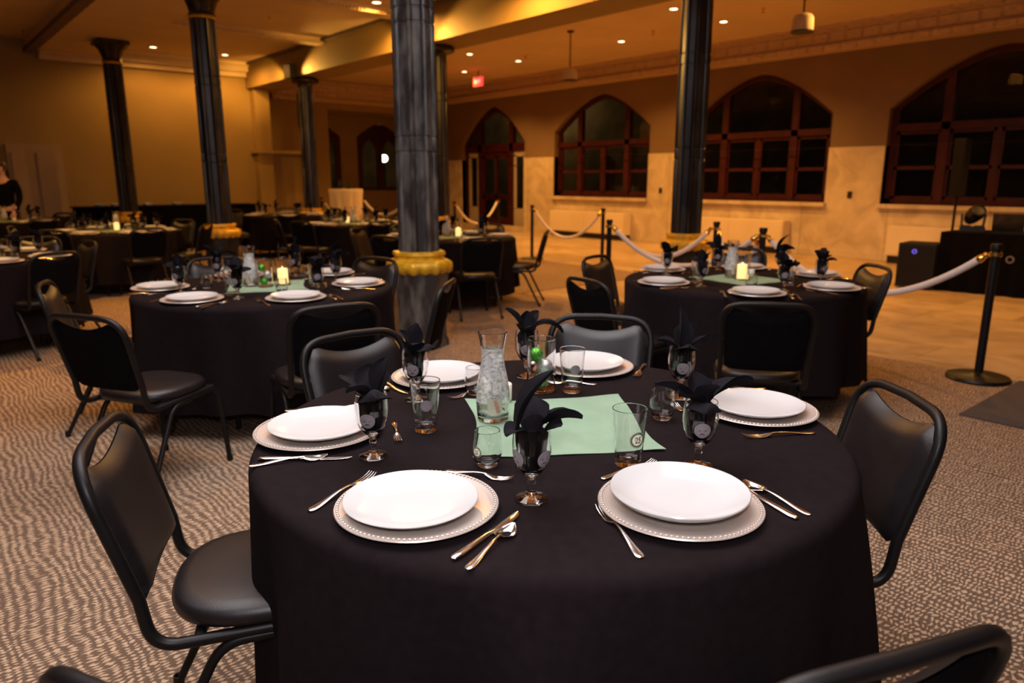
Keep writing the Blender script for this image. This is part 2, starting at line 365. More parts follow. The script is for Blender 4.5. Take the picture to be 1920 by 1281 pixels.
def arch_z(t, spring, rise, pw=1.65): return spring+rise*max(0.0, 1-abs(t)**pw)
def wall_slices(mb, plane, y0, y1, z0, z1, openings, axis, thick, step=.07):
    """a wall along Y (axis 'x') or X (axis 'y') with arched openings (centre, halfwidth, sill, spring, rise)"""
    cuts = {y0, y1}
    for (c, hw, sill, sp, ri) in openings:
        n = 28
        for k in range(n+1): cuts.add(c-hw+2*hw*k/n)
    cuts = sorted(q for q in cuts if y0-1e-6 <= q <= y1+1e-6)
    def P(a, z, dd=0): return (plane+dd, a, z) if axis == 'x' else (a, plane+dd, z)
    for a, b in zip(cuts, cuts[1:]):
        m = (a+b)/2; op = next((o for o in openings if abs(m-o[0]) < o[1]), None)
        if op is None: mb.poly([P(a, z0), P(b, z0), P(b, z1), P(a, z1)]); continue
        c, hw, sill, sp, ri = op
        if sill > z0: mb.poly([P(a, z0), P(b, z0), P(b, min(sill, z1)), P(a, min(sill, z1))])
        za, zb = arch_z((a-c)/hw, sp, ri), arch_z((b-c)/hw, sp, ri)
        if min(za, zb) < z1: mb.poly([P(a, min(za, z1)), P(b, min(zb, z1)), P(b, z1), P(a, z1)])
        if max(za, zb) <= z1: mb.poly([P(a, za), P(b, zb), P(b, zb, thick), P(a, za, thick)])
    for (c, hw, sill, sp, ri) in openings:
        for e in (c-hw, c+hw):
            lo, hi = max(sill, z0), min(sp, z1)
            if hi > lo: mb.poly([P(e, lo), P(e, hi), P(e, hi, thick), P(e, lo, thick)])
        if sill > z0: mb.poly([P(c-hw, sill), P(c+hw, sill), P(c+hw, sill, thick), P(c-hw, sill, thick)])
OPS = [(12.60, 1.58, 1.0, 2.62, .83), (8.35, 1.58, 1.0, 2.62, .83), (4.10, 1.66, 1.0, 2.62, .86), (-.15, 1.66, 1.0, 2.62, .86), (16.80, 1.45, 0.0, 2.45, 1.0)]
mb = MB(); wall_slices(mb, XR, -9, YA, 0, 4.12, OPS, 'x', .28); struct('wall_right', mb, M_taupe)
mb = MB(); wall_slices(mb, XR-.03, -4, YA, 0, 2.0, OPS, 'x', .25)
mb.poly([(XR-.03, -4, 2), (XR-.03, YA, 2), (XR, YA, 2), (XR, -4, 2)]); struct('trim_10', mb, M_marble)
mb = MB(); mb.box(XR-.22, XR, -9, YA, 3.75, 4.1); mb.box(XR-.28, XR, -9, YA, 3.66, 3.77); mb.box(XR-.32, XR, -9, YA, 4.05, 4.12); struct('trim_11', mb, M_frieze)
mb = MB(); mb.box(XR-.05, XR-.02, -4, YA, 0, .14); struct('baseboard_right', mb, M_marble)
for i, o in enumerate(OPS[:4]):
    mb = MB(); mb.box(XR-.12, XR+.2, o[0]-o[1]-.03, o[0]+o[1]+.03, .93, 1.0); struct('trim_%d' % (12+i), mb, M_marble)

def ribbon_arch(mb, plane, depth, c, hw, sill, sp, ri, w, axis='x', n=28):
    """frame strip following the opening's outline"""
    def P(a, z, d): return (plane+d, a, z) if axis == 'x' else (a, plane+d, z)
    out = [(c-hw, sill)]+[(c-hw+2*hw*k/n, arch_z(-1+2*k/n, sp, ri)) for k in range(n+1)]+[(c+hw, sill)]
    hi = hw-w
    inn = [(c-hi, sill)]+[(c-hi+2*hi*k/n, arch_z(-1+2*k/n, sp-.02, ri-w)) for k in range(n+1)]+[(c+hi, sill)]
    for d in (0, depth):
        for k in range(len(out)-1): mb.poly([P(*out[k], d), P(*out[k+1], d), P(*inn[k+1], d), P(*inn[k], d)])
    for k in range(len(out)-1): mb.poly([P(*inn[k], 0), P(*inn[k+1], 0), P(*inn[k+1], depth), P(*inn[k], depth)])
def pane_arch(mb, plane, c, hw, sill, sp, ri, axis='x', n=24):
    def P(a, z): return (plane, a, z) if axis == 'x' else (a, plane, z)
    mb.poly([P(c-hw, sill)]+[P(c-hw+2*hw*k/n, arch_z(-1+2*k/n, sp, ri)) for k in range(n+1)]+[P(c+hw, sill)])
def big_window(idx, c, hw, sill, sp, ri):
    x = XR+.14; root = bpy.data.objects.new('window_%d' % idx, None); COL.objects.link(root); root['kind'] = 'structure'
    f = MB(); ribbon_arch(f, x, .09, c, hw, sill, sp, ri, .10)
    f.box(x, x+.09, c-hw, c+hw, sill, sill+.09); f.box(x-.02, x+.1, c-hw, c+hw, 2.24, 2.36)
    top = lambda a: arch_z(a/hw, sp, ri)-.02
    for a in (-.78, .78): f.box(x-.02, x+.1, c+a-.07, c+a+.07, sill, top(abs(a)+.07))
    ob('window_frame', f.mesh('window_frame', M_red, False), root)
    s = MB(); s.box(x+.01, x+.08, c-.04, c+.04, sill, 2.26)
    for a, b in ((-hw+.1, -.84), (-.72, -.03), (.03, .72), (.84, hw-.1)):
        s.box(x+.02, x+.07, c+a, c+b, 1.59, 1.65); s.box(x+.02, x+.07, c+a, c+b, sill+.08, sill+.14); s.box(x+.02, x+.07, c+a, c+b, 2.18, 2.24)
        s.box(x+.02, x+.07, c+a, c+a+.05, sill+.08, 2.24); s.box(x+.02, x+.07, c+b-.05, c+b, sill+.08, 2.24)
    ob('window_sash', s.mesh('window_sash', M_red, False), root)
    g = MB(); pane_arch(g, x+.045, c, hw-.05, sill+.05, sp-.02, ri-.04); ob('window_pane', g.mesh('window_pane', M_win, False), root)
for i, o in enumerate(OPS[:4]): big_window(i+1, *o)
# arched entrance door
c, hw, sill, sp, ri = OPS[4]; x = XR+.14
dr = bpy.data.objects.new('door_1', None); COL.objects.link(dr); dr['kind'] = 'structure'
f = MB(); ribbon_arch(f, x, .1, c, hw, 0, sp, ri, .14); f.box(x-.02, x+.1, c-hw, c+hw, 2.20, 2.42)
for a in (-.72, .72): f.box(x-.02, x+.1, c+a-.08, c+a+.08, 0, arch_z((abs(a)+.08)/hw, sp, ri)-.03)
ob('door_frame', f.mesh('door_frame', M_red, False), dr)
f = MB()
for a, b in ((-hw+.14, -.80), (.80, hw-.14)):
    f.box(x+.02, x+.07, c+a, c+b, 0, .62); f.box(x+.02, x+.07, c+a, c+b, 2.06, 2.2); f.box(x+.02, x+.07, c+a, c+a+.1, .6, 2.1); f.box(x+.02, x+.07, c+b-.1, c+b, .6, 2.1)
ob('sidelight', f.mesh('sidelight', M_doorp, False), dr)
f = MB(); f.box(x+.02, x+.07, c-.64, c+.64, 0, .35); f.box(x+.02, x+.07, c-.64, c+.64, 2.02, 2.2); f.box(x+.02, x+.07, c-.64, c+.64, .86, .98)
for a in (-.64, -.05, .54): f.box(x+.02, x+.07, c+a, c+a+.1, .3, 2.1)
ob('door_leaf', f.mesh('door_leaf', M_red, False), dr)
f = MB(); f.sweep([(x-.05, c-.5, 1.02), (x-.05, c+.5, 1.02)], circ(.02, 8)); f.box(x-.05, x+.03, c-.5, c-.46, 1, 1.04); f.box(x-.05, x+.03, c+.46, c+.5, 1, 1.04)
ob('push_bar', f.mesh('push_bar', M_frame), dr)
g = MB(); pane_arch(g, x+.045, c, hw-.06, .05, sp-.02, ri-.05); ob('door_pane', g.mesh('door_pane', M_win, False), dr)
# alcove rear wall with two arched red doors' windows
AO = [(10.20, .80, 1.08, 2.72, .42), (12.42, .84, 1.08, 2.74, .42)]
mb = MB(); wall_slices(mb, 21.3, 9.3, 13.5, 0, 3.4, AO, 'y', .2); struct('wall_alcove_back', mb, M_wall)
for i, o in enumerate(AO):
    c, hw, sill, sp, ri = o; root = bpy.data.objects.new('window_%d' % (5+i), None); COL.objects.link(root); root['kind'] = 'structure'
    f = MB(); wall_slices(f, 21.36, c-hw, c+hw, sill, sp+ri-.02, [(c-.37, .26, sill+.1, 2.35, .32), (c+.37, .26, sill+.1, 2.35, .32)], 'y', .05)
    for v in range(len(f.v)):
        pass
    ob('window_frame', f.mesh('window_frame', M_red, False), root)
    g = MB(); g.poly([(c-hw, 21.4, sill), (c+hw, 21.4, sill), (c+hw, 21.4, 2.9), (c-hw, 21.4, 2.9)]); ob('window_pane', g.mesh('window_pane', M_win, False), root)
# what lies outside
mb = MB(); mb.box(19.5, 20, -6, 34, -.5, 7); mb.box(-2, 22, 27, 27.4, -.5, 6); mb.box(13.9, 30, -6, 34, -.6, -.2)
for y in range(0, 30, 3): mb.box(19.35, 19.5, y, y+1.2, .6, 2.4)
M_ext = mat('night_facade', (.10, .075, .045), .9, var=.4, vscale=1.5); struct('exterior_facade', mb, M_ext)
t = thing('street_lamp', 'glowing white globe lamp outside the arched alcove window', 'lamp', (13.9, 23.6, 0))
f = MB(); f.sweep([(0, 0, -.2), (0, 0, 2.1)], circ(.04, 8)); ob('lamp_post', f.mesh('lamp_post', M_frame), t)
f = MB(); f.ball((0, 0, 2.17), .13, 16, 10); ob('lamp_globe', f.mesh('lamp_globe', M_globe), t)
light('globe_light', 'POINT', (0, 0, 2.17), 20, (1, .85, .6), t, shadow_soft_size=.15)
t = thing('wall_lantern', 'amber lantern lighting the facade beyond the arched entrance', 'lamp', (19.2, 20.9, 4.4))
f = MB(); f.box(-.1, .1, -.1, .1, -.2, .15); f.box(.1, .2, -.03, .03, 0, .05); ob('lantern', f.mesh('lantern', M_lens, False), t)
light('lantern_light', 'POINT', (-.5, 0, 0), 190, (1, .62, .2), t, shadow_soft_size=.2)
# left and near walls, unseen ends of the room closed off
mb = MB(); mb.box(-9.2, -9, -9, 23, -.2, 4.3); struct('wall_left', mb, M_wall)
mb = MB(); mb.box(-9, 16, -9.2, -9, -.2, 4.3); struct('wall_front', mb, M_wall)

# ------------------------------------------------------------------ columns
def fluted(a, base=8):
    s = (a % (PI/4))-PI/8; oct_ = math.cos(PI/8)/math.cos(s)
    e = min(abs(s-PI/8), abs(s+PI/8)); bead = .10*math.sqrt(max(0, 1-(e/.14)**2)) if e < .14 else 0
    dent = -.045 if .14 <= e < .19 else 0
    return oct_+bead+dent
def octa(a, z=0): s = (a % (PI/4))-PI/8; return math.cos(PI/8)/math.cos(s)*1.04
def column(label, x, y, r, ztop, cap, zb=.70, M_column=M_column):
    t = thing('column', label, 'column', (x, y, 0), 0, None, 'thing')
    prof = [(r, zb+.1)]
    joints = [j for j in (1.64, 1.76, 2.63, 2.74) if j < ztop-.2]
    for j in joints: prof += [(r, j-.012), (r*.955, j-.006), (r*.955, j+.006), (r, j+.012)]
    prof += [(r*.97, ztop)]
    f = MB(); f.lathe(prof, 160, rfun=lambda a, z: fluted(a)); kid('shaft', f.mesh('shaft', M_column, True, 30), t)
    f = MB(); k = r/.165
    f.lathe([(0, 0), (.245*k, 0), (.245*k, .05), (.225*k, .09), (.218*k, .30), (.235*k, .52), (.255*k, zb-.06), (.25*k, zb-.02), (0, zb-.02)], 64, rfun=octa)
    kid('pedestal', f.mesh('pedestal', M_column, True, 30), t)
    f = MB(); wob = lambda a, z: octa(a)*(1+(.05*math.cos(16*a) if z < zb-.02 else 0))
    f.lathe([(.225*k, zb-.07), (.27*k, zb-.045), (.29*k, zb), (.285*k, zb+.035), (.255*k, zb+.055), (.215*k, zb+.065), (.215*k, zb+.085), (.23*k, zb+.10), (.225*k, zb+.125), (.18*k, zb+.13)], 96, rfun=wob)
    kid('gilded_base', f.mesh('gilded_base', M_gold, True, 50), t, 'gilded scalloped base ring')
    if cap == 'leafy':
        f = MB(); leaf = lambda a, z: 1+(.13*abs(math.cos(4*a)) if z > ztop+.03 else 0)
        f.lathe([(r*.95, ztop-.02), (r*1.12, ztop), (r*1.0, ztop+.03), (r*1.02, ztop+.1), (r*1.2, ztop+.18), (r*1.75, ztop+.27), (r*1.5, ztop+.29)], 64, rfun=leaf)
        f.box(-r*1.75, r*1.75, -r*1.75, r*1.75, ztop+.27, ztop+.33); kid('capital', f.mesh('capital', M_capital, True, 40), t, 'dark bronze leafy capital')
        f = MB(); f.lathe([(r*1.05, ztop-.05), (r*1.16, ztop-.03), (r*1.05, ztop-.01)], 48); kid('collar', f.mesh('collar', M_gold), t)
    elif cap == 'plate':
        f = MB(); f.lathe([(r*.98, ztop-.08), (r*1.1, ztop-.04), (r*1.9, ztop), (r*1.95, ztop+.05), (0, ztop+.05)], 48)
        kid('capital', f.mesh('capital', M_capital, True, 40), t, 'flat dark plate capital')
    return t
column('big black marbled column with gilded base behind the front table', 3.40, 5.25, .160, 3.52, 'leafy', .70, M_column_lit)
column('slim black column with gilded base beyond the candlelit floral table', 3.44, 10.3, .155, 3.50, 'leafy')
column('black column with leafy capital farthest along the rear wall', 3.42, 15.2, .15, 3.50, 'leafy')
column('black column standing among the white ropes by the arched windows', 6.86, 5.05, .155, 3.40, 'plate')
column('black plate-topped column half hidden behind the big column', 6.9, 10.0, .15, 3.38, 'plate')
column('black plate-topped column next to the ivory cocktail table', 6.86, 14.7, .15, 3.37, 'plate')

# ------------------------------------------------------------------ ceiling fixtures
t0 = thing('recessed_downlight', 'x', 'downlight')
f = MB(); f.lathe([(.062, 0), (.062, -.012), (.085, -.012), (.088, -.004), (.088, 0)], 24); kid('trim_ring', f.mesh('trim_ring', M_ring), t0)
f = MB(); f.lathe([(0, -.008), (.062, -.008), (.062, 0), (0, 0)], 24); kid('lamp_lens', f.mesh('lamp_lens', M_lens), t0)
PROTO['downlight'] = (t0, False)
DL = [(4.44, 16.3, 4.0, 'glowing downlight over the rear wall beside the leafy-capital column', 55), (5.85, 16.3, 4.0, 'glowing downlight over the rear wall beyond the slim column', 75),
      (5.95, 10.15, 4.0, 'glowing downlight cut by the top edge beside the big column', 260), (10.12, 13.39, 4.1, 'glowing aisle downlight just beside the big column', 170),
      (11.60, 15.58, 4.1, 'glowing aisle downlight above the red exit sign', 190), (11.55, 13.42, 4.1, 'glowing aisle downlight between the exit sign and pendant', 200),
      (11.52, 10.26, 4.1, 'glowing aisle downlight beyond the first hanging pendant', 200), (10.04, 7.85, 4.1, 'glowing aisle downlight at the top edge before the rope-side column', 190),
      (11.48, 7.89, 4.1, 'glowing aisle downlight just past the rope-side column', 190)]
EXTRA = [(4.4, 7.6, 4.0, 170), (5.9, 7.2, 4.0, 190), (10.0, 4.6, 4.1, 220), (8.2, 2.6, 4.1, 140), (4.4, 12.0, 4.0, 70), (10.0, 1.0, 4.1, 110), (4.6, 1.5, 4.0, 45), (.6, 9.0, 4.05, 380), (.6, 5.2, 4.05, 80), (.9, 12.6, 4.05, 150), (-2.5, 7.0, 4.05, 90)]  # unseen downlights, added to brighten the tables and floor
def beam_from(o, x, e):
    cone = (R(168), .5) if 2.5 < x < 7 else (R(132), .6) if x > 7 else (R(105), .5)
    light('downlight_beam', 'SPOT', (0, 0, -.05), e*1.5, WARM, o, spot_size=cone[0], spot_blend=cone[1], shadow_soft_size=.035)
for x, y, z, lb, e in DL:
    o = place('downlight', (x, y, z), 0, lb, 'ceiling downlights')
    beam_from(o, x, e)
for x, y, z, e in EXTRA:
    if (x, y) in ((4.4, 12.0),): continue
    o = place('downlight', (x, y, z), 0, 'added unseen ceiling downlight that brightens the tables and floor', 'added ceiling downlights out of the picture')
    beam_from(o, x, e)
# small black uplights standing on the plate capitals
for (x, y, lb, e) in ((6.9, 10.0, 'small black uplight on the capital of the half-hidden column', 170), (6.86, 14.7, 'small black uplight on the capital near the cocktail table', 190), (6.86, 5.05, 'small black uplight on the capital of the rope-side column', 150)):
    t = thing('uplight', lb, 'uplight', (6.55, y, 3.452 if y < 8 else 3.432 if y < 12 else 3.422), 0, 'uplights on the column capitals')
    f = MB(); f.box(-.06, .06, -.14, .14, 0, .27); kid('housing', f.mesh('housing', M_blackpl, False), t)
    for sgn in (-1, 1):
        light('uplight_beam', 'SPOT', (-.09, sgn*.16, .10), e, (1, .5, .09), t, rot=Vector((.085, sgn, .035)).to_track_quat('-Z', 'Y').to_euler(), spot_size=R(52), spot_blend=1.0, shadow_soft_size=.05)
f = MB(); f.lathe([(.03, 0), (.03, -.02), (.012, -.03), (.012, -.06), (.03, -.065), (.03, -.07), (0, -.072)], 12); spr = f.mesh('sprinkler', M_brass)
for x, y, z, lb in ((2.27, 16.3, 4.05, 'tiny sprinkler head on the dim ceiling over the rear doors'), (5.11, 12.1, 4.0, 'tiny sprinkler head on the ribbed ceiling bay'), (11.19, 12.76, 4.1, 'tiny sprinkler head next to the aisle downlight'),
                    (11.17, 9.18, 4.1, 'tiny sprinkler head between two aisle downlights'), (11.1, 6.9, 4.1, 'tiny sprinkler head above the second pendant')):
    tag(ob('sprinkler_head', spr, None, (x, y, z)), lb, 'sprinkler', 'ceiling sprinkler heads')
t0 = thing('pendant_lamp', 'unlit drum pendant hanging over the tall first arched window', 'pendant', (10.04, 10.19, 4.1), 0, 'aisle pendants')
f = MB(); f.lathe([(.0, 0), (.07, 0), (.06, -.03), (.012, -.04), (.012, -.66), (0, -.66)], 16); kid('rod', f.mesh('rod', M_capital), t0)
f = MB(); f.lathe([(.04, -.64), (.10, -.66), (.13, -.70), (.135, -.86), (.12, -.865), (.0, -.85)], 28); kid('shade', f.mesh('shade', M_shade), t0)
f = MB(); f.lathe([(.13, -.855), (.145, -.86), (.145, -.875), (.13, -.88), (0, -.88)], 28); kid('rim_band', f.mesh('rim_band', M_capital), t0)
dup(t0, (9.4, 5.25, 4.17), 0, 'unlit drum pendant hanging between the second and third arched windows', 'aisle pendants')
def text_mesh(s, size, m, extrude=.002, name='letters'):
    c = bpy.data.curves.new(name, 'FONT'); c.body = s; c.size = size; c.extrude = extrude; c.align_x = 'CENTER'; c.align_y = 'CENTER'; c.offset = .018 if s == '25' else 0
    o = bpy.data.objects.new(name, c); COL.objects.link(o); dg = bpy.context.evaluated_depsgraph_get(); dg.update()
    me = bpy.data.meshes.new_from_object(o.evaluated_get(dg)); bpy.data.objects.remove(o); bpy.data.curves.remove(c)
    me.materials.clear(); me.materials.append(m); return me
t = thing('exit_sign', 'red glowing EXIT sign hanging from the aisle ceiling', 'sign', (11.75, 15.2, 3.83), R(-90))
f = MB(); f.box(-.17, .17, -.025, .025, -.11, .11); kid('sign_box', f.mesh('sign_box', M_exit, False), t)
kid('letters', text_mesh('EXIT', .13, M_exitw), t, None, (0, -.027, 0), (PI/2, 0, 0))
f = MB(); f.sweep([(0, 0, .11), (0, 0, .27)], circ(.012, 8)); kid('stem', f.mesh('stem', M_frame), t)

# ------------------------------------------------------------------ things along the window wall
for i, (y0, y1, sp, lb) in enumerate(((11.45, 14.0, 12.75, 'long cream radiator cabinet under the first arched window'), (7.40, 9.58, 8.6, 'cream radiator cabinet of two panels under the second arched window'), (2.9, 5.45, 4.2, 'cream radiator cabinet under the dark third arched window'))):
    t = thing('radiator_cabinet', lb, 'radiator', (XR-.06, 0, 0), 0, 'radiator cabinets')
    f = MB(); f.box(-.25, 0, y0, y1, .13, .64); kid('casing', f.mesh('casing', M_cab, False), t)
    f = MB(); f.box(-.262, -.25, y0+.02, sp-.012, .15, .62); f.box(-.262, -.25, sp+.012, y1-.02, .15, .62); kid('front_panel', f.mesh('front_panel', M_cab, False), t)
    f = MB(); f.box(-.22, 0, y0+.03, y1-.03, .0, .13); kid('plinth', f.mesh('plinth', M_blackpl, False), t, 'dark recessed plinth')
f = MB(); f.box(-.012, 0, -.04, .04, -.06, .06); f.box(-.016, -.012, -.018, .018, -.035, .035); sw = f.mesh('switch_plate', M_capital, False)
tag(ob('switch_plate', sw, None, (XR-.031, 10.63, 1.18)), 'dark switch plate on the marble beside the rope-side column', 'switch', 'wall switch plates')
tag(ob('switch_plate', sw, None, (XR-.031, 6.3, 1.15)), 'dark switch plate on the marble pier between second and third windows', 'switch', 'wall switch plates')

# ------------------------------------------------------------------ rope barrier
t0 = thing('rope_post', 'x', 'stanchion')
f = MB(); f.lathe([(0, 0), (.205, 0), (.208, .012), (.2, .026), (.06, .036), (.04, .05), (.032, .055)], 40); kid('base', f.mesh('base', M_frame), t0)
f = MB(); f.lathe([(.029, .03), (.029, .93), (.036, .935), (.038, .965), (.034, .975), (0, .977)], 20); kid('pole', f.mesh('pole', M_frame), t0)
f = MB(); f.lathe([(.03, .885), (.042, .89), (.042, .915), (.03, .92)], 20); kid('hook_ring', f.mesh('hook_ring', M_brass), t0)
PROTO['post'] = (t0, False)
POSTS = {'a': (5.85, 1.68, 'black rope post on the carpet edge beside the charcoal mat'), 'b': (6.17, 3.67, 'black rope post directly behind the rope-side table'), 'c': (6.82, 4.62, 'black rope post touching the front of the rope-side column'),
         'd': (6.14, 5.56, 'black rope post holding two ropes by the dark chair back'), 'e': (8.71, 8.03, 'black rope post just beyond the two-rope post'), 'f': (8.83, 9.87, 'black rope post before the marble wall by the entrance'),
         'g': (11.4, 14.0, 'thin distant rope post in front of the entrance door'), 'h': (9.1, 12.63, 'thin distant rope post beside the half-hidden column'), 'i': (7.92, 12.77, 'distant rope post hidden by the big column'),
         'j': (9.03, 16.39, 'distant rope post just beside the ivory cocktail table'), 'k': (8.5, 17.65, 'distant rope post by the plate-topped column'), 'l': (8.95, 16.87, 'distant rope post close behind the ivory cocktail table')}
for k, (x, y, lb) in POSTS.items(): place('post', (x, y, .008 if k in 'abd' else 0), 0, lb, 'rope posts')
def rope(a, b, sag, lb, r=.025):
    A = Vector((*POSTS[a][:2], .91)); B = Vector((*POSTS[b][:2], .91)); d = (B-A).normalized(); A += d*.05; B -= d*.05
    pt = lambda s: A.lerp(B, s)-Vector((0, 0, sag*4*s*(1-s)))
    n = 28; L_ = (B-A).length; e = .05/L_
    t = thing('barrier_rope', lb, 'rope', A, 0, 'white barrier ropes')
    f = MB(); f.sweep([pt(e+(1-2*e)*k/n)-A for k in range(n+1)], circ(r, 12)); kid('rope', f.mesh('rope', M_rope), t)
    for s0, s1 in ((0, e*1.15), (1, 1-e*1.15)):
        f = MB(); f.sweep([pt(s0+(s1-s0)*k/5)-A for k in range(6)], circ(r*1.05, 12), scale=[.5, .9, .62, 1.0, 1.1, 1.1]); kid('brass_end', f.mesh('brass_end', M_brass), t, 'shiny brass rope end')
rope('a', 'b', .40, 'thick white rope sagging from the carpet-edge post')
rope('b', 'c', .42, 'white rope from the table-side post up to the black column')
rope('d', 'c', .33, 'white rope falling from the two-rope post to the column')
rope('d', 'b', .36, 'white rope running low behind the rope-side table')
rope('f', 'e', .46, 'white rope slung in front of the first arched window')
rope('h', 'g', .46, 'white rope slung before the red entrance door')
rope('j', 'i', .26, 'short white rope beside the big column, far off')
rope('k', 'l', .34, 'far white rope crossing the ivory cocktail table')

# ------------------------------------------------------------------ stacking chair
def yb(z): return -.222-(z-.45)*.27
def make_chair():
    t = thing('stacking_chair', 'x', 'chair')
    # frame: rails, bent up into the back loop
    half = [(.205, .165, .408), (.207, -.150, .400), (.207, yb(.47)-.0, .47-.07)]
    pts = [(.195, .175, .410), (.203, -.225, .398), (.203, yb(.52), .52), (.218, yb(.835), .835), (0, yb(.84), .842)]
    p = fillet(pts, [.085, .001, .115], 8)
    full = p+[Vector((-q.x, q.y, q.z)) for q in reversed(p[:-1])]
    full = [Vector((q.x, q.y-.018*max(0, 1-(q.x/.215)**2)*max(0, min(1, (q.z-.45)/.3)), q.z)) for q in full]
    f = MB(); f.sweep(full, rsq(.0125, .0125, .5), hint=(0, 0, 1))
    f.sweep([(-.195, .165, .408), (.195, .165, .408)], rsq(.011, .011)); f.sweep([(-.2, -.13, .403), (.2, -.13, .403)], rsq(.011, .011))
    kid('back_frame', f.mesh('back_frame', M_frame, True, 50), t)
    for s in (-1, 1):
        f = MB(); f.sweep(fillet([(s*.196, .02, .398), (s*.2, .205, .400), (s*.212, .235, 0.008)], .06, 7), rsq(.011, .011, .45), hint=(1, 0, 0)); f.lathe([(0, 0), (.015, 0), (.015, .03), (.011, .03)], 10, (s*.212, .235, 0))
        kid('leg', f.mesh('leg', M_frame, True, 50), t)
        f = MB(); f.sweep(fillet([(s*.199, .03, .390), (s*.203, -.085, .386), (s*.218, -.275, 0.008)], .07, 7), rsq(.011, .011, .45), hint=(1, 0, 0)); f.lathe([(0, 0), (.015, 0), (.015, .03), (.011, .03)], 10, (s*.218, -.275, 0))
        kid('leg', f.mesh('leg', M_frame, True, 50), t)
    # back pad, concave top edge under the hand gap
    nu, nv = 16, 14; Fr, Bk = [], []
    for j in range(nv+1):
        v = j/nv; fr, bk = [], []
        for i in range(nu+1):
            u = -1+2*i/nu; hw = .186+.012*v
            zt = .782+.038*min(1, abs(u)*1.2)**2-.045*max(0, (abs(u)-.78)/.22)**2; zb_ = .495+.02*max(0, (abs(u)-.8)/.2)**2
            z = zb_+(zt-zb_)*v; x = u*hw*(1-.05*max(0, (v-.86)/.14)**2)
            th = (max(0, 1-abs(u)**6)**.5)*(max(0, 1-abs(2*v-1)**8)**.5); y = yb(z)-.018*(1-u*u)
            fr.append((x, y+.002+.027*th, z)); bk.append((x, y-.002-.011*th, z))
        Fr.append(fr); Bk.append(bk)
    f = MB(); f.quad_grid(Fr, flip=True); f.quad_grid([[(p[0], (p[1]+q[1])/2, p[2]) for p, q in zip(r1, r2)] for r1, r2 in zip(Fr, Bk)])
    kid('backrest', fix(f.mesh('backrest', M_vinyl, True, 80)), t)
    f = MB(); f.quad_grid(Bk); f.quad_grid([[(p[0], (p[1]+q[1])/2-.0006, p[2]) for p, q in zip(r1, r2)] for r1, r2 in zip(Fr, Bk)], flip=True)
    kid('back_panel', fix(f.mesh('back_panel', M_black, True, 80)), t, 'matte black rear panel of the backrest')
    f = MB(); n = 48
    def ring(k, z):
        out = []
        for i in range(n):
            a = 2*PI*i/n; c, s = math.cos(a), math.sin(a); e = .62 if s > 0 else .82
            out.append((.212*k*math.copysign(abs(c)**e, c), -.005+.207*k*math.copysign(abs(s)**(.62 if s > 0 else .8), s), z))
        return out
    rows = [ring(.001, .418), ring(.93, .418), ring(.985, .424), ring(1.0, .437), ring(.985, .452), ring(.94, .463), ring(.8, .470), ring(.5, .475), ring(.001, .477)]
    f.quad_grid(rows, True); kid('seat', f.mesh('seat', M_vinyl, True, 60), t)
    return t
PROTO['chair'] = (make_chair(), False)
R2 = Vector((math.cos(YAW), -math.sin(YAW))); F2 = Vector((math.sin(YAW), math.cos(YAW)))
HOURS = ['twelve', 'one', 'two', 'three', 'four', 'five', 'six', 'seven', 'eight', 'nine', 'ten', 'eleven']
def clock(d): return HOURS[round(math.degrees(math.atan2(d.dot(R2), d.dot(F2)))/30) % 12]
TT = .765   # table-cloth top
TABLES = {
 'front': dict(c=(1.282, 1.360), name='front table', seats=[(.73, 1.16), (1.14, .82), (1.82, 1.06), (1.80, 1.72), (1.33, 1.94), (.78, 1.71)]),
 'col': dict(c=(1.73, 4.42), name='table before the big column', seats=[(1.19, 4.73), (1.2, 4.15), (1.66, 3.83), (2.2, 4.11), (2.31, 4.71), (1.78, 5.02)]),
 'rope': dict(c=(4.30, 2.70), name='table before the white ropes', seats=[(4.27, 3.33), (3.72, 2.89), (3.78, 2.26), (4.32, 2.08), (4.85, 2.46), (4.84, 3.02)]),
 'edge': dict(c=(.48, 7.68), name='table cut by the picture edge', ang=(-30, 44, -77, -140, 104, 165)),
 'floral': dict(c=(2.22, 10.62), name='candlelit floral table', ang=(164, -137, -85, -38, 30, 100)),
 'person': dict(c=(1.35, 14.15), name='far table near the standing person', ang=(-70, 36, -20, -130, 95, 160)),
 'rear': dict(c=(5.70, 13.40), name='far table by the rear wall', ang=(179, -50, -110, 10, 65, 120)),
 'mid': dict(c=(5.40, 10.10), name='far table near the cocktail table', ang=(166, 20, -40, -100, -158, 80)),
 'behind': dict(c=(4.93, 6.95), name='table behind the big column', ang=(-99, -30, 28, 85, 127, -160)),
}
for T in TABLES.values():
    T['c'] = Vector(T['c'])
    if 'ang' in T: T['seats'] = [T['c']+.60*Vector((math.cos(R(a)), math.sin(R(a)))) for a in T['ang']]
    else: T['seats'] = [Vector(s) for s in T['seats']]
def chair_at(tk, x, y, yaw=0):
    """x, y: the point under the top of the chair's back; it faces the table"""
    T = TABLES[tk]; q = Vector((x, y)); d = (T['c']-q).normalized(); a = math.atan2(d.y, d.x)+R(yaw); d = Vector((math.cos(a), math.sin(a)))
    o = q+d*.327; place('chair', (o.x, o.y, .008 if True else 0), a-PI/2, 'black vinyl stacking chair at %s o\'clock of the %s' % (clock(q-T['c']), T['name']), 'chairs of the '+T['name'])
for a in ((.30, 1.82), (1.26, 2.42), (2.24, 2.06), (2.02, .75), (.876, .297), (.151, .789)): chair_at('front', *a)
for a in ((.56, 3.52, -8), (.60, 4.78), (1.51, 3.05), (2.69, 4.74), (2.37, 3.37, 12), (1.80, 5.55)): chair_at('col', *a)
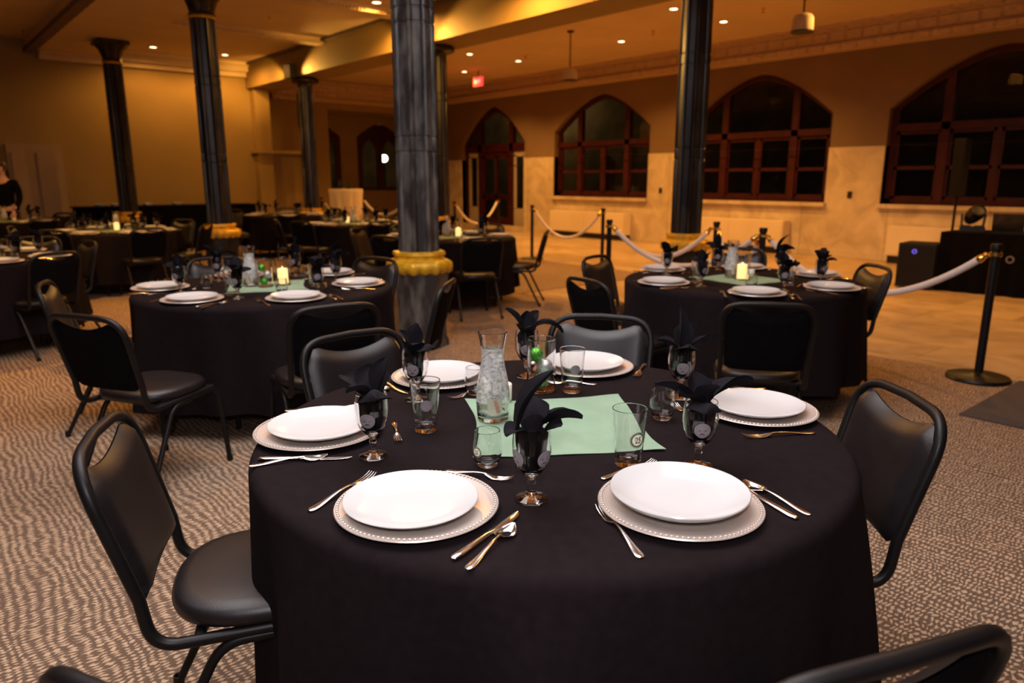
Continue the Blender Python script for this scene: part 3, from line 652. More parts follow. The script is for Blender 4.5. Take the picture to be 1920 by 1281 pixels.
for a in ((4.03, 3.78), (3.05, 2.93), (3.10, 1.78), (5.02, 2.13), (5.45, 3.45)): chair_at('rope', *a)
for a in ((1.38, 7.85), (.95, 6.75), (-.4, 6.95), (1.1, 8.75)): chair_at('edge', *a)
for k in ('floral', 'person', 'rear', 'mid', 'behind'):
    T = TABLES[k]
    for s in T['seats']:
        d = (s-T['c']).normalized(); q = T['c']+d*1.16
        if k == 'behind' and clock(d) in ('five', 'six'): q = Vector((4.46, 5.72))
        if k == 'behind' and clock(d) in ('three', 'four'): q = Vector((5.68, 6.10))
        chair_at(k, q.x, q.y)

# ------------------------------------------------------------------ tables and cloths
def cloth_mesh(seed, Rt=.772):
    rnd = random.Random(seed); n = 240; hem = .17
    ph = [rnd.uniform(0, 2*PI) for _ in range(6)]; am = [rnd.uniform(.5, 1) for _ in range(6)]
    def fold(a): return am[0]*math.sin(7*a+ph[0])+.7*am[1]*math.sin(11*a+ph[1])+.5*am[2]*math.sin(5*a+ph[2])+.35*am[3]*math.sin(17*a+ph[3])
    rows = []
    for r in (.0005, .15, .32, .48, .60, .68, .73): rows.append([(r*math.cos(2*PI*k/n), r*math.sin(2*PI*k/n), TT+(.0012*math.sin(9*r+3*math.sin(2*PI*k/n+ph[0])) if r > .6 else 0)) for k in range(n)])
    for e in (15, 35, 55, 75, 90): rows.append([((Rt-.03+.03*math.sin(R(e)))*math.cos(2*PI*k/n), (Rt-.03+.03*math.sin(R(e)))*math.sin(2*PI*k/n), TT-.03+.03*math.cos(R(e))) for k in range(n)])
    for j in range(1, 15):
        s = j/14; row = []
        for k in range(n):
            a = 2*PI*k/n; fo = fold(a); rr = Rt+.012*s+(.050*fo)*s**.75+.012*s; z = TT-.03-(TT-.03-hem)*s-.012*s*math.sin(3*a+ph[4])
            row.append((rr*math.cos(a), rr*math.sin(a), z))
        rows.append(row)
    f = MB(); f.quad_grid(rows, True, flip=True); return fix(f.mesh('tablecloth', M_cloth, True, 80))
t0 = thing('round_table', 'x', 'table')
f = MB(); f.lathe([(0, .720), (.735, .720), (.742, .727), (.742, .743), (.735, .747), (0, .747)], 64); kid('tabletop', f.mesh('tabletop', M_doorp), t0)
for sx in (-1, 1):
    for sy in (-1, 1):
        f = MB(); f.sweep([(sx*.42, sy*.28, 0), (sx*.40, sy*.26, .722)], circ(.016, 10)); kid('leg', f.mesh('leg', M_frame), t0)
PROTO['table'] = (t0, False)
clA = cloth_mesh(11); clB = cloth_mesh(5); clC = cloth_mesh(23)
for i, (k, T) in enumerate(TABLES.items()):
    rz = {'front': R(40), 'col': R(10), 'rope': R(-20)}.get(k, i*.7)
    place('table', (*T['c'], .008), rz, 'round folding table under the black cloth, the '+T['name'], 'round banquet tables')
    o = ob('tablecloth', {'front': clA, 'col': clB, 'rope': clC}.get(k, (clA, clB, clC)[i % 3]), None, (*T['c'], .0), (0, 0, rz))
    tag(o, 'black cloth hanging over the '+T['name'], 'tablecloth', 'black round tablecloths')

# ------------------------------------------------------------------ tableware
# charger with beaded rim
t0 = thing('charger_plate', 'x', 'charger plate')
f = MB(); f.lathe([(0, .002), (.095, .002), (.10, .0), (.105, .003), (.118, .006), (.160, .012), (.164, .0135), (.1655, .0145), (.164, .0165), (.158, .0155), (.12, .0095), (.105, .0065), (.10, .0055), (0, .0055)], 72)
kid('dish', f.mesh('dish', M_charger, True, 50), t0)
f = MB()
for k in range(100):
    a = 2*PI*k/100; f.ball((.1585*math.cos(a), .1585*math.sin(a), .0163), .0036, 6, 4)
kid('beaded_rim', f.mesh('beaded_rim', M_charger), t0)
PROTO['charger'] = (t0, False)
t0 = thing('dinner_plate', 'x', 'plate')
f = MB(); f.lathe([(0, .003), (.07, .003), (.074, 0), (.079, 0), (.082, .004), (.10, .0085), (.122, .0165), (.1335, .0235), (.1352, .0255), (.1340, .0270), (.120, .0215), (.10, .0135), (.08, .0095), (.05, .0075), (0, .007)], 80)
kid('dish', f.mesh('dish', M_china, True, 60), t0); PROTO['plate'] = (t0, False)
# goblet
SEG = 56
def wall_glass(outer, t):  # closed double wall from an outer profile (r,z) going up, floor thickness from first point
    inner = [(max(.0006, r-t), z) for r, z in outer[1:]][::-1]
    return outer+[(outer[-1][0]-t*.5, outer[-1][1]+t*.5)]+inner
def badge(Rf, z0, phi, rad, front, seg=36):
    """a round printed seal wrapped on a glass of radius Rf(z)"""
    f = MB(); rr = [0, .66, .70, .74, .92, .95, 1.0] if front else [0, .74, .80, 1.0]
    mi = [0, 1, 0, 1, 0, 1] if front else [0, 1, 0]
    def P(u, v, off): z = z0+v; r = Rf(z)+off; a = phi+u/Rf(z0); return (r*math.cos(a), r*math.sin(a), z)
    rows = [[P(rad*q*math.cos(2*PI*k/seg), rad*q*math.sin(2*PI*k/seg), .0005) for k in range(seg)] for q in (max(x, .001) for x in rr)]
    for i in range(len(rows)-1): f.quad_grid([rows[i], rows[i+1]], True, mi[i])
    return f.mesh('badge', [M_cream, M_green] if front else [M_pale, M_pale2]), P
def numerals(P, h):
    me = text_mesh('25', 1.0, M_green, 0); xs = [v.co.x for v in me.vertices]; ys = [v.co.y for v in me.vertices]
    cx, cy, sy = (max(xs)+min(xs))/2, (max(ys)+min(ys))/2, h/(max(ys)-min(ys))
    for v in me.vertices: v.co = P((v.co.x-cx)*sy*.72, (v.co.y-cy)*sy, .0009)
    return me
GOB = [(.0, .0525), (.010, .054), (.020, .060), (.030, .074), (.0375, .092), (.0405, .110), (.0408, .124), (.0395, .142), (.0372, .160)]
def goblet(nb):
    t = thing('water_goblet', 'x', 'goblet')
    f = MB(); prof = GOB+[(.0366, .1612), (.0358, .160), (.038, .142), (.0391, .124), (.0388, .110), (.0358, .092), (.0283, .075), (.018, .064), (.008, .060), (0, .0595)]
    f.lathe(prof, SEG, dense=.006); kid('bowl', f.mesh('bowl', M_glass, True, 32), t)
    f = MB(); f.lathe([(0, .0125), (.0115, .0125), (.0085, .018), (.0080, .034), (.0092, .040), (.0075, .046), (.0105, .0523), (0, .0523)], 40, dense=.003); kid('stem', f.mesh('stem', M_glass, True, 60), t)
    f = MB(); f.lathe([(0, 0), (.033, 0), (.0352, .002), (.0345, .0045), (.024, .0075), (.015, .0105), (.0112, .0123), (0, .0123)], 48, dense=.004); kid('foot', f.mesh('foot', M_glass, True, 60), t)
    def Rf(z):
        for (r0, z0), (r1, z1) in zip(GOB, GOB[1:]):
            if z0 <= z <= z1: return r0+(r1-r0)*(z-z0)/(z1-z0)
        return .03
    for ph in nb: me, _ = badge(Rf, .101, ph, .0185, False); kid('badge', me, t, 'pale round seal printed on the glass')
    return t
PROTO['goblet2'] = (goblet([-PI/2-.95, -PI/2+.75]), False); PROTO['goblet'] = (goblet([-PI/2-.1]), False)
def linear(pr):
    def Rf(z):
        for (r0, z0), (r1, z1) in zip(pr, pr[1:]):
            if z0 <= z <= z1: return r0+(r1-r0)*(z-z0)/(z1-z0)
        return pr[-1][0]
    return Rf
PINT = [(0, 0), (.0295, 0), (.0305, .002), (.0308, .012), (.0335, .045), (.0375, .095), (.0412, .138)]
TUMB = [(0, 0), (.0215, 0), (.0245, .003), (.031, .018), (.0352, .034), (.0355, .044), (.0335, .062), (.0305, .086)]
def cup(kind, pr, inner, front, zb, rad, ph):
    t = thing({'pint': 'pint_glass', 'tumbler': 'stemless_glass'}[kind], 'x', 'glass')
    f = MB(); f.lathe(pr+[(pr[-1][0]-.0008, pr[-1][1]+.0012)]+inner, SEG, dense=.006); kid('glass_body', f.mesh('glass_body', M_glass, True, 32), t)
    me, P = badge(linear(pr[1:]), zb, ph, rad, front); b = kid('badge', me, t, 'round seal with dark ring and cream centre reading 25' if front else 'pale reverse of a round seal')
    if front: kid('numerals', numerals(P, rad*.80), b)
    return t
PIN = [(.0395, .138), (.0357, .095), (.0318, .045), (.0290, .016), (.024, .0125), (0, .0115)]
TIN = [(.0290, .086), (.0318, .062), (.0338, .044), (.0335, .034), (.029, .019), (.020, .010), (0, .0085)]
PROTO['pint25'] = (cup('pint', PINT, PIN, True, .072, .0195, -PI/2+.42), False); PROTO['pint'] = (cup('pint', PINT, PIN, False, .078, .0155, -PI/2+.2), False)
PROTO['tumbler25'] = (cup('tumbler', TUMB, TIN, True, .042, .0132, -PI/2-.72), False); PROTO['tumbler'] = (cup('tumbler', TUMB, TIN, False, .042, .0120, PI*.9), False)
# cutlery lying along +y, handle end at y=0
def rib(f, pts, ws, th, n=8, mi=0):
    f.sweep(pts, [(math.cos(2*PI*i/n), math.sin(2*PI*i/n)) for i in range(n)], scale=[(w/2, t/2) for w, t in zip(ws, th)])
def handle(f, L_, w=.016):
    s = [0, .03, .08, .16, .3, .5, .7, .85, 1.0]; ww = [.35, .8, 1.0, 1.0, .82, .6, .44, .36, .34]; zz = [.0022, .0022, .0022, .0024, .0032, .006, .0085, .0092, .0085]
    rib(f, [(0, L_*a, z) for a, z in zip(s, zz)], [w*q for q in ww], [.002, .003, .0032, .0032, .0032, .0032, .0034, .0036, .0034])
def fork(L_, k):
    t = thing('dinner_fork' if k == 1 else 'dessert_fork', 'x', 'fork'); hl = L_*.62
    f = MB(); handle(f, hl, .017*k); kid('handle', f.mesh('handle', M_steel, True, 60), t)
    f = MB(); w = .024*k
    rib(f, [(0, hl-.005, .0085), (0, hl+L_*.04, .0055), (0, hl+L_*.10, .0026), (0, hl+L_*.17, .002)], [.006*k, w*.75, w, w*.98], [.003, .0026, .0024, .0022], 10)
    for i in range(4):
        x = (-1.5+i)*w*.27; rib(f, [(x, hl+L_*.14, .002), (x*1.02, hl+L_*.24, .003), (x*1.02, hl+L_*.33, .0062), (x*.98, L_, .0105)], [w*.17, w*.155, w*.14, w*.07], [.0022, .0022, .002, .0014], 8)
    kid('tines', f.mesh('tines', M_steel, True, 60), t); return t
PROTO['fork'] = (fork(.205, 1), False); PROTO['dessert'] = (fork(.165, .86), False)
t0 = thing('table_knife', 'x', 'knife'); f = MB()
rib(f, [(0, 0, .0035), (0, .004, .004), (0, .02, .0042), (0, .06, .0042), (0, .105, .0042), (0, .112, .0042)], [.008, .015, .018, .0155, .0125, .0105], [.004, .0065, .007, .0065, .006, .005], 10); kid('handle', f.mesh('handle', M_steel, True, 60), t0)
f = MB(); rib(f, [(0, .110, .004), (.001, .125, .0035), (.002, .16, .003), (.001, .195, .003), (-.003, .214, .003), (-.006, .222, .003)], [.009, .017, .019, .0175, .011, .002], [.004, .002, .0018, .0016, .0014, .001], 8); kid('blade', f.mesh('blade', M_steel, True, 60), t0)
PROTO['knife'] = (t0, False)
t0 = thing('soup_spoon', 'x', 'spoon'); f = MB(); handle(f, .125, .0155); kid('handle', f.mesh('handle', M_steel, True, 60), t0)
f = MB(); rows, rows2 = [], []
for i in range(15):
    s = i/14; y = .120+.060*s; w = .0195*math.sin(PI*(.06+.90*s)**.82)+.0008
    zr = .0085-.004*math.sin(PI*s); rows.append([(w*u, y, zr-.0075*math.sin(PI*min(1, max(0, .02+.96*s)))*(1-u*u)) for u in [-1+2*j/10 for j in range(11)]])
rows2 = [[(x*1.03, y, z-.0012) for x, y, z in r] for r in rows]
f.quad_grid(rows, flip=True); f.quad_grid(rows2)
for j in (0, 10):
    f.quad_grid([[r[j] for r in rows], [r[j] for r in rows2]])
kid('spoon_bowl', fix(f.mesh('spoon_bowl', M_steel, True, 70)), t0); PROTO['spoon'] = (t0, False)
# napkins folded as fans in the goblets: local x = to the viewer's side, y = away from the camera
def napkin_mesh(petals, seed):
    rnd = random.Random(seed); f = MB(); n = 40
    prof = [(.0, .062), (.012, .064), (.020, .078), (.025, .10), (.027, .125), (.028, .148), (.018, .160), (0, .150)]
    f.lathe(prof, n, rfun=lambda a, z: 1+.16*math.sin(3*a+seed)+.09*math.sin(7*a+2*seed+z*40))
    for (x, y, z, a, e0, e1, L_, Wd, cup_, tw) in petals:
        a = R(a); P = Vector((x, y, z)); ns, m = 14, 8; rows = []
        P0 = P-Vector((0, 0, .045)); ph = rnd.uniform(0, 6)
        for i in range(ns+4):
            if i < 4: s = 0; C = P0.lerp(P, i/4); e = R(85)
            else:
                s = (i-4)/(ns-1); e = R(e0+(e1-e0)*s)
                C = C+Vector((math.cos(a)*math.cos(e), math.sin(a)*math.cos(e), math.sin(e)))*(L_/(ns-1)) if i > 4 else P
            d = Vector((math.cos(a)*math.cos(e), math.sin(a)*math.cos(e), math.sin(e))); side = Vector((-math.sin(a), math.cos(a), 0)); side = Matrix.Rotation(R(tw)*s, 3, d) @ side; nr = side.cross(d)
            w = Wd*min(1, (1.02-s)*2.6)**.75*(.55+.45*min(1, s*2.2)) if i >= 4 else Wd*(.25+.3*i/4)
            row = []
            for j in range(m+1):
                u = -1+2*j/m; row.append(C+side*(u*w)+nr*(-cup_*w*u*u+.10*Wd*math.sin(u*4.2+ph+3*s)*min(1, s*3)))
            rows.append(row)
        th = .0007; up = [[p for p in r] for r in rows]
        f.quad_grid(up); f.quad_grid([[(p.x+th, p.y-th, p.z-th) for p in r] for r in rows], flip=True)
    return f.mesh('napkin', M_napkin, True, 70)
NAP = [
 napkin_mesh([(-.028, 0, .150, 5, 88, 38, .150, .026, .55, 20), (.008, .004, .150, -8, 52, -8, .105, .034, .5, -30), (.004, -.022, .148, 280, 84, 70, .050, .022, .6, 0), (-.018, -.012, .150, 205, 50, -40, .045, .026, .4, 0), (0, .02, .15, 90, 70, 30, .075, .036, .4, 0), (.02, -.012, .148, 330, 60, 10, .055, .03, .4, 20)], 1),
 napkin_mesh([(-.008, 0, .150, 178, 50, 8, .115, .036, .35, 20), (.010, .002, .150, 2, 58, 4, .125, .038, .4, -25), (-.004, -.014, .150, 262, 70, -50, .085, .038, -.5, 0), (.010, -.010, .150, 300, 85, 35, .07, .03, .7, 10), (0, .016, .15, 110, 80, 45, .075, .034, .4, 0), (-.012, -.004, .15, 215, 65, 0, .075, .034, .5, -20)], 2),
 napkin_mesh([(-.012, 0, .150, 172, 72, 8, .085, .040, .3, 0), (.006, -.012, .150, 290, 72, -35, .085, .040, -.5, 0), (.012, .01, .150, 35, 85, 62, .095, .030, .5, 20), (0, .018, .15, 95, 80, 30, .08, .04, .4, 0), (-.01, -.012, .15, 230, 70, -10, .07, .034, .3, 15)], 3),
 napkin_mesh([(0, .01, .150, 60, 88, 80, .085, .036, .25, 0), (-.012, 0, .150, 180, 80, 45, .075, .034, .3, 0), (.012, -.01, .150, 320, 70, -20, .075, .034, -.4, 0), (0, -.015, .15, 265, 75, 10, .06, .034, .3, 0)], 4),
 napkin_mesh([(-.014, 0, .150, 175, 74, 40, .105, .030, .6, 20), (0, .012, .150, 85, 88, 70, .075, .028, .6, 0), (.010, 0, .150, -6, 72, -55, .135, .036, .35, -20), (0, -.016, .15, 262, 75, 0, .06, .034, .4, 0), (.006, .012, .15, 40, 80, 40, .085, .032, .4, 0)], 5),
 napkin_mesh([(0, .006, .150, 110, 88, 74, .130, .022, .7, 30), (.010, 0, .150, -4, 44, -4, .120, .030, .45, -30), (-.012, 0, .150, 176, 52, 4, .075, .034, .4, 0), (0, -.014, .15, 275, 72, -10, .06, .036, -.4, 0), (.004, .012, .15, 60, 80, 50, .09, .03, .5, 0)], 6)]
# carafe of iced water
CAR = [(0, 0), (.040, 0), (.0425, .003), (.0445, .02), (.0465, .055), (.0455, .085), (.040, .120), (.0325, .155), (.0300, .178), (.0320, .205), (.0370, .232), (.0405, .247)]
t0 = thing('water_carafe', 'x', 'carafe'); f = MB(); CIN = [(.0385, .247), (.035, .232), (.0300, .205), (.0280, .178), (.0305, .155), (.038, .120), (.0435, .085), (.0445, .055), (.0425, .022), (.035, .010), (0, .008)]
f.lathe(CAR+[(.0396, .2482)]+CIN, 64, dense=.006); kid('glass_body', f.mesh('glass_body', M_glass, True, 32), t0)
f = MB(); f.lathe([(0, .0086), (.0345, .0106), (.0420, .0225), (.0440, .055), (.0430, .085), (.0375, .120), (.0300, .155), (.0275, .178), (.0290, .199), (0, .199)], 48); kid('water', f.mesh('water', M_water, True, 60), t0)
f = MB(); f.lathe([(Rq+.0004, zq) for Rq, zq in CAR if .05 < zq < .21], 48, dense=.008); kid('condensation', f.mesh('condensation', M_cond), t0)
f = MB(); rnd = random.Random(3)
for k in range(30):
    z = rnd.uniform(.10, .188); r = .016 if z > .15 else .024; a = rnd.uniform(0, 6.3); q = rnd.uniform(0, r); s = rnd.uniform(.006, .010)
    f.ball((q*math.cos(a), q*math.sin(a), z), s, 8, 5, 0, (1, rnd.uniform(.7, 1), rnd.uniform(.6, 1)))
ic = kid('ice', f.mesh('ice', M_ice, True, 60), t0); ic['kind'] = 'stuff'
f = MB(); Rf = linear(CAR[1:])
def CP(u, v, off=.0006): z = .048+v; a = -PI/2+.05+u/.046; r = Rf(z)+off; return (r*math.cos(a), r*math.sin(a), z)
f.quad_grid([[CP(-.021+.042*i/12, -.022+.044*j/8) for i in range(13)] for j in range(9)]); lb = kid('label', f.mesh('label', mat('label_haze', (.62, .62, .5), .6, trans=.55, var=.05), True), t0, 'pale translucent label with red script')
f = MB(); rnd = random.Random(8)
for k in range(6):
    z0 = .016-.0062*k; x0 = .001+.0016*k
    pts = [CP(x0+(-.005+.010*i/10), z0+.0032*math.sin(i*1.5+k), .0012) for i in range(11)]; f.sweep(pts, circ(.0006, 5))
KIDS.setdefault(lb.name, []).append(ob('red_script', f.mesh('red_script', M_redink), lb))
PROTO['carafe'] = (t0, False)
t0 = thing('glass_cylinder', 'x', 'vase'); f = MB(); f.lathe([(0, 0), (.044, 0), (.0455, .003), (.0455, .168), (.0445, .170), (.0432, .168), (.0432, .010), (0, .008)], 56, dense=.01); kid('glass_wall', f.mesh('glass_wall', M_glass, True, 32), t0)
PROTO['cylinder'] = (t0, False)
t0 = thing('pillar_candle', 'x', 'candle'); f = MB(); f.lathe([(0, 0), (.030, 0), (.0315, .003), (.0315, .088), (.029, .092), (.02, .086), (0, .084)], 36); kid('wax', f.mesh('wax', M_wax, True, 60), t0)
f = MB(); f.lathe([(0, .085), (.002, .09), (.003, .096), (.0015, .102), (0, .106)], 12); kid('flame', f.mesh('flame', M_flame), t0); PROTO['candle'] = (t0, False)
t0 = thing('votive_candle', 'x', 'candle'); f = MB(); f.lathe([(0, 0), (.022, 0), (.024, .004), (.024, .05), (.021, .053), (0, .049)], 28); kid('wax', f.mesh('wax', M_waxoff, True, 60), t0)
f = MB(); f.sweep([(0, 0, .048), (.001, 0, .058)], circ(.001, 5)); kid('wick', f.mesh('wick', M_black), t0); PROTO['votive'] = (t0, False)
def ornament(r, m):
    t = thing('bauble', 'x', 'ornament'); f = MB(); f.ball((0, 0, r), r, 24, 16); kid('sphere', f.mesh('sphere', m), t)
    f = MB(); f.lathe([(0, 2*r-.001), (.005, 2*r-.001), (.005, 2*r+.005), (0, 2*r+.006)], 12); kid('cap', f.mesh('cap', M_steel), t); return t
PROTO['orn_g'] = (ornament(.023, M_ornG), False); PROTO['orn_s'] = (ornament(.0265, M_ornS), False)
t0 = thing('rose_posy', 'x', 'flowers'); f = MB(); f.lathe([(0, 0), (.026, 0), (.03, .03), (.028, .055), (.024, .055), (0, .05)], 20); kid('pot', f.mesh('pot', M_glass), t0)
rnd = random.Random(4)
for k in range(6):
    a = k*1.05; r = .028 if k else 0; f = MB(); c = (r*math.cos(a), r*math.sin(a), .075+rnd.uniform(-.008, .012))
    for q in range(3): f.lathe([(.004, -.010), (.016-.004*q, -.004), (.019-.005*q, .006), (.014-.004*q, .014+.002*q)], 18, c, 0, lambda a, z, q=q: 1+.12*math.sin(5*a+q*2))
    kid('rose', f.mesh('rose', (M_rose, M_rosew)[k % 2]), t0)
f = MB()
for k in range(9):
    a = k*.7; f.sweep([(.01*math.cos(a), .01*math.sin(a), .05), (.04*math.cos(a), .04*math.sin(a), .07), (.06*math.cos(a), .06*math.sin(a), .062+.02*(k % 3))], circ(1, 6), scale=[(.004, .001), (.014, .001), (.002, .001)])
kid('leaves', f.mesh('leaves', M_leaf), t0); PROTO['posy'] = (t0, False)
def runner_mesh(seed):
    rnd = random.Random(seed); n = 40; rows = []; p = [rnd.uniform(0, 6) for _ in range(6)]
    for i in range(n+1):
        row = []
        for j in range(n+1):
            u, v = -1+2*i/n, -1+2*j/n; h = .238
            x = u*h*(1-.05*(1-u*u)*0)+.006*math.sin(3*v+p[0])-.014*u*(1-v*v); y = v*h+.006*math.sin(3*u+p[1])-.012*v*(1-u*u)
            z = .0022+.0010*math.sin(7*u+3*v+p[2])+.0008*math.sin(-4*u+8*v+p[3])+(.003*max(0, abs(u*v)-.6)/.4)
            row.append((x, y, z))
        rows.append(row)
    f = MB(); f.quad_grid(rows); f.quad_grid([[(x, y, z-.0012) for x, y, z in r] for r in rows], flip=True); return f.mesh('table_napkin', M_runner, True, 70)
run = [runner_mesh(1), runner_mesh(2)]

Z = TT+.0012
def setting(tk, i, s, level):
    T = TABLES[tk]; c = T['c']; a = (c-s).normalized(); r = Vector((a.y, -a.x)); rz = math.atan2(a.y, a.x)-PI/2
    hr = clock(s-c); nm = T['name']; where = "%s o'clock, %s" % (hr, nm); rnd = random.Random(i*7+len(tk))
    L = lambda x, y: (*(s+r*x+a*y), Z)
    def put(k, x, y, z=0, rot=0, txt='', grp=''):
        p = L(x, y); return place(k, (p[0], p[1], p[2]+z), rz+rot, '%s at %s' % (txt, where), grp+' of the '+nm)
    put('charger', 0, 0, 0, 0, 'pearl beaded charger plate', 'chargers')
    ox, oy = rnd.uniform(-.008, .008), rnd.uniform(-.008, .008)
    p = put('plate', *((-.006, -.012) if (tk, i) == ('front', 0) else (ox, oy)), .0062, 0, 'round white dinner plate on its charger', 'dinner plates')
    if (tk, i) == ('front', 1): p.scale = (1.03, 1.03, 1.45)
    gx, gy = .178, .158
    g = place('goblet2' if (tk, i) == ('front', 0) else 'goblet', L(gx, gy), -YAW+(0 if tk == 'front' else rnd.uniform(-.5, .5)), 'stemmed glass goblet at '+where, 'goblets of the '+nm)
    ni = {0: 0, 1: 1, 5: 2, 4: 3, 3: 4, 2: 5}[i] if tk == 'front' else (i*5+len(tk)) % 6
    o = ob('napkin', NAP[ni], None, L(gx, gy), (0, 0, -YAW+(0 if tk == 'front' else rnd.uniform(0, 6)))); tag(o, 'black fanned napkin in the goblet at '+where, 'napkin', 'black napkins of the '+nm)
    if level >= 1:
        j = lambda q: rnd.uniform(-q, q)
        ky = .022 if (tk, i) == ('front', 5) else 0; fy = .065 if (tk, i) == ('front', 2) else 0
        put('fork', -.19+j(.01), -.125+fy+j(.01), 0, j(.08) + (-.12 if (tk, i) == ('front', 1) else 0), 'dinner fork beside the charger', 'dinner forks')
        put('knife', .176, -.14+ky+j(.01), 0, -.03+j(.03), 'table knife beside the charger', 'table knives')
        put('spoon', .216, -.145+ky+j(.01), 0, j(.03)+(.03 if not ky else .22), 'soup spoon beside the knife', 'soup spoons')
    if level >= 2: put('dessert', -.065, .192, 0, R(-82)+j(.08), 'small dessert fork above the charger', 'dessert forks')
    if level >= 1:
        k = 'pint' if i % 2 else 'tumbler'
        if tk == 'front': k = {1: 'pint25', 0: 'tumbler25'}.get(i, k)
        place(k, L(rnd.uniform(-.02, .02) if tk != 'front' else (.04, .04)[i % 2]*(1 if i == 1 else 0), .27 if tk != 'front' else {0: .27, 1: .24, 2: .29, 3: .285, 4: .215, 5: .28}[i]), -YAW, ('straight pint glass ' if i % 2 else 'stubby stemless glass ')+'past the plate at '+where, 'drinking glasses of the '+nm)
LEVEL = dict(front=2, col=2, rope=2, edge=1, floral=1, behind=1, mid=1, rear=0, person=0)
for tk, T in TABLES.items():
    for i, s in enumerate(T['seats']): setting(tk, i, s, LEVEL[tk])
# centrepieces
def view(c, right, fwd): v = c+R2*right+F2*fwd; return (v.x, v.y)
for i, (tk, T) in enumerate(TABLES.items()):
    c, nm = T['c'], T['name']
    o = ob('table_napkin', run[i % 2], None, (c.x+(.03 if tk == 'front' else 0), c.y, TT+.001), (0, 0, R(-34) if tk == 'front' else R(-34+13*i))); tag(o, 'square sage green cloth in the middle of the '+nm, 'table linen', 'sage green centre cloths')
    zt = TT+.0045
    if tk == 'front':
        cp, vp, vo = (1.20, 1.50), (1.50, 1.63), view(c, .0, .175)
        place('votive', (1.335, 1.615, zt), 0, 'small white unlit votive behind the carafe of the front table', 'votive candles')
    else:
        cp, vp = view(c, -.04, -.02 if tk == 'col' else .08), view(c, .02, -.09)
    if tk == 'col': cp, vp = view(c, -.10, .0), view(c, -.0, -.02)
    if tk not in ('rear',):
        place('carafe', (*cp, zt), -YAW+.1, 'iced water carafe with red script on the '+nm, 'water carafes')
    if tk in ('front', 'col'):
        place('cylinder', (*vp, TT+.0012 if tk == 'front' else zt), 0, 'clear glass cylinder of baubles on the '+nm, 'glass cylinders'); b = Vector(vp); zb_ = (TT+.0012 if tk == 'front' else zt)+.0105
        for k, (rx, fy, dz, lb) in enumerate((('orn_g', (-.004, -.016), .0, 'lowest green glitter bauble in the cylinder, '), ('orn_s', (.012, .010), .036, 'silver glitter bauble in the cylinder, '), ('orn_g', (-.016, -.006), .084, 'topmost green glitter bauble in the cylinder, '))):
            q = b+R2*fy[0]+F2*fy[1]; place(rx, (q.x, q.y, zb_+dz), k*.8, lb+nm, 'baubles in the glass cylinders')
    if tk != 'front':
        hp = view(c, {'col': .085, 'rope': -.01, 'floral': .0, 'mid': -.12, 'behind': .1}.get(tk, .06), {'rope': -.05, 'col': .06}.get(tk, 0))
        if tk not in ('edge', 'person', 'rear'):
            place('cylinder', (*hp, zt), 0, 'clear hurricane cylinder around the lit candle, '+nm, 'glass cylinders')
            place('candle', (*hp, zt+.0105), 0, 'lit ivory pillar candle on the '+nm, 'pillar candles')
            light('candle_light', 'POINT', (*hp, zt+.112), 1.1, (1, .55, .18), None, shadow_soft_size=.003)
        vq = view(c, -.17, .02) if tk == 'col' else view(c, .1, .1)
        place('votive', (*vq, zt), 0, 'small white unlit votive candle on the '+nm, 'votive candles')
    if tk in ('col', 'edge', 'floral', 'mid', 'behind', 'person'):
        pp = view(c, {'col': -.24, 'edge': .16, 'behind': .0}.get(tk, -.14), .12); place('posy', (*pp, zt), i, 'low posy of blush and ivory roses on the '+nm, 'rose posies')
        if tk in ('floral', 'edge'): place('posy', (*view(c, .14 if tk == 'floral' else .05, .03), zt), i+2, 'second low rose posy, close beside the carafe of the '+nm, 'rose posies')

# ------------------------------------------------------------------ background furniture
t = thing('cocktail_table', 'tall ivory-draped cocktail table beyond the white ropes', 'table', (8.5, 16.3, 0))
f = MB(); f.lathe([(0, 1.20), (.40, 1.20), (.41, 1.19), (.405, 1.12), (.385, .9), (.37, .6), (.37, .3), (.39, .01)], 120, rfun=lambda a, z: 1+(.07*math.sin(9*a)+.03*math.sin(17*a+1))*min(1, (1.2-z)*1.6)); kid('drape', f.mesh('drape', M_whitecl, True, 70), t)
f = MB(); f.lathe([(0, 1.165), (.385, 1.165), (.385, 1.195), (0, 1.195)], 40); kid('tabletop', f.mesh('tabletop', M_doorp), t)
f = MB(); f.lathe([(0, 0), (.24, 0), (.2, .04), (.04, .06), (.035, 1.165)], 24); kid('pedestal', f.mesh('pedestal', M_frame), t)
f = MB(); f.lathe([(0, 0), (.036, 0), (.038, .01), (.038, .17), (.03, .21), (.014, .24), (.014, .30), (.017, .30), (.017, .31), (0, .31)], 20); bm_ = f.mesh('bottle', M_bottle)
for k, (dx, dy, lb) in enumerate(((-.18, -.05, 'tallest dark bottle at the outer end of the cocktail table'), (-.08, .06, 'dark bottle standing second on the cocktail table'), (.06, -.02, 'dark bottle standing alone mid cocktail table'))):
    o = ob('bottle', bm_, None, (8.5+dx*.75, 16.3-dx*.65+dy, 1.2), (0, 0, k)); o.scale = (1, 1, (.85, .7, .55)[k]); tag(o, lb, 'bottle', 'bottles on the cocktail table')
t = thing('buffet_table', 'long black-draped buffet along the rear wall', 'table', (0, 0, 0))
f = MB(); rows = []
n = 130
for z in (.015, .3, .6, .86):
    row = []
    for k in range(n+1): x = 2.75+3.4*k/n; row.append((x, 16.0+.02*math.sin(k*1.1)*(1-z), z))
    rows.append(row)
f.quad_grid(rows); f.box(2.75, 6.15, 16.01, 16.75, .02, .88); kid('drape', f.mesh('drape', M_black, True, 40), t)
f = MB(); f.box(2.70, 6.2, 15.97, 16.78, .88, .90); kid('tabletop', f.mesh('tabletop', M_black, False), t)
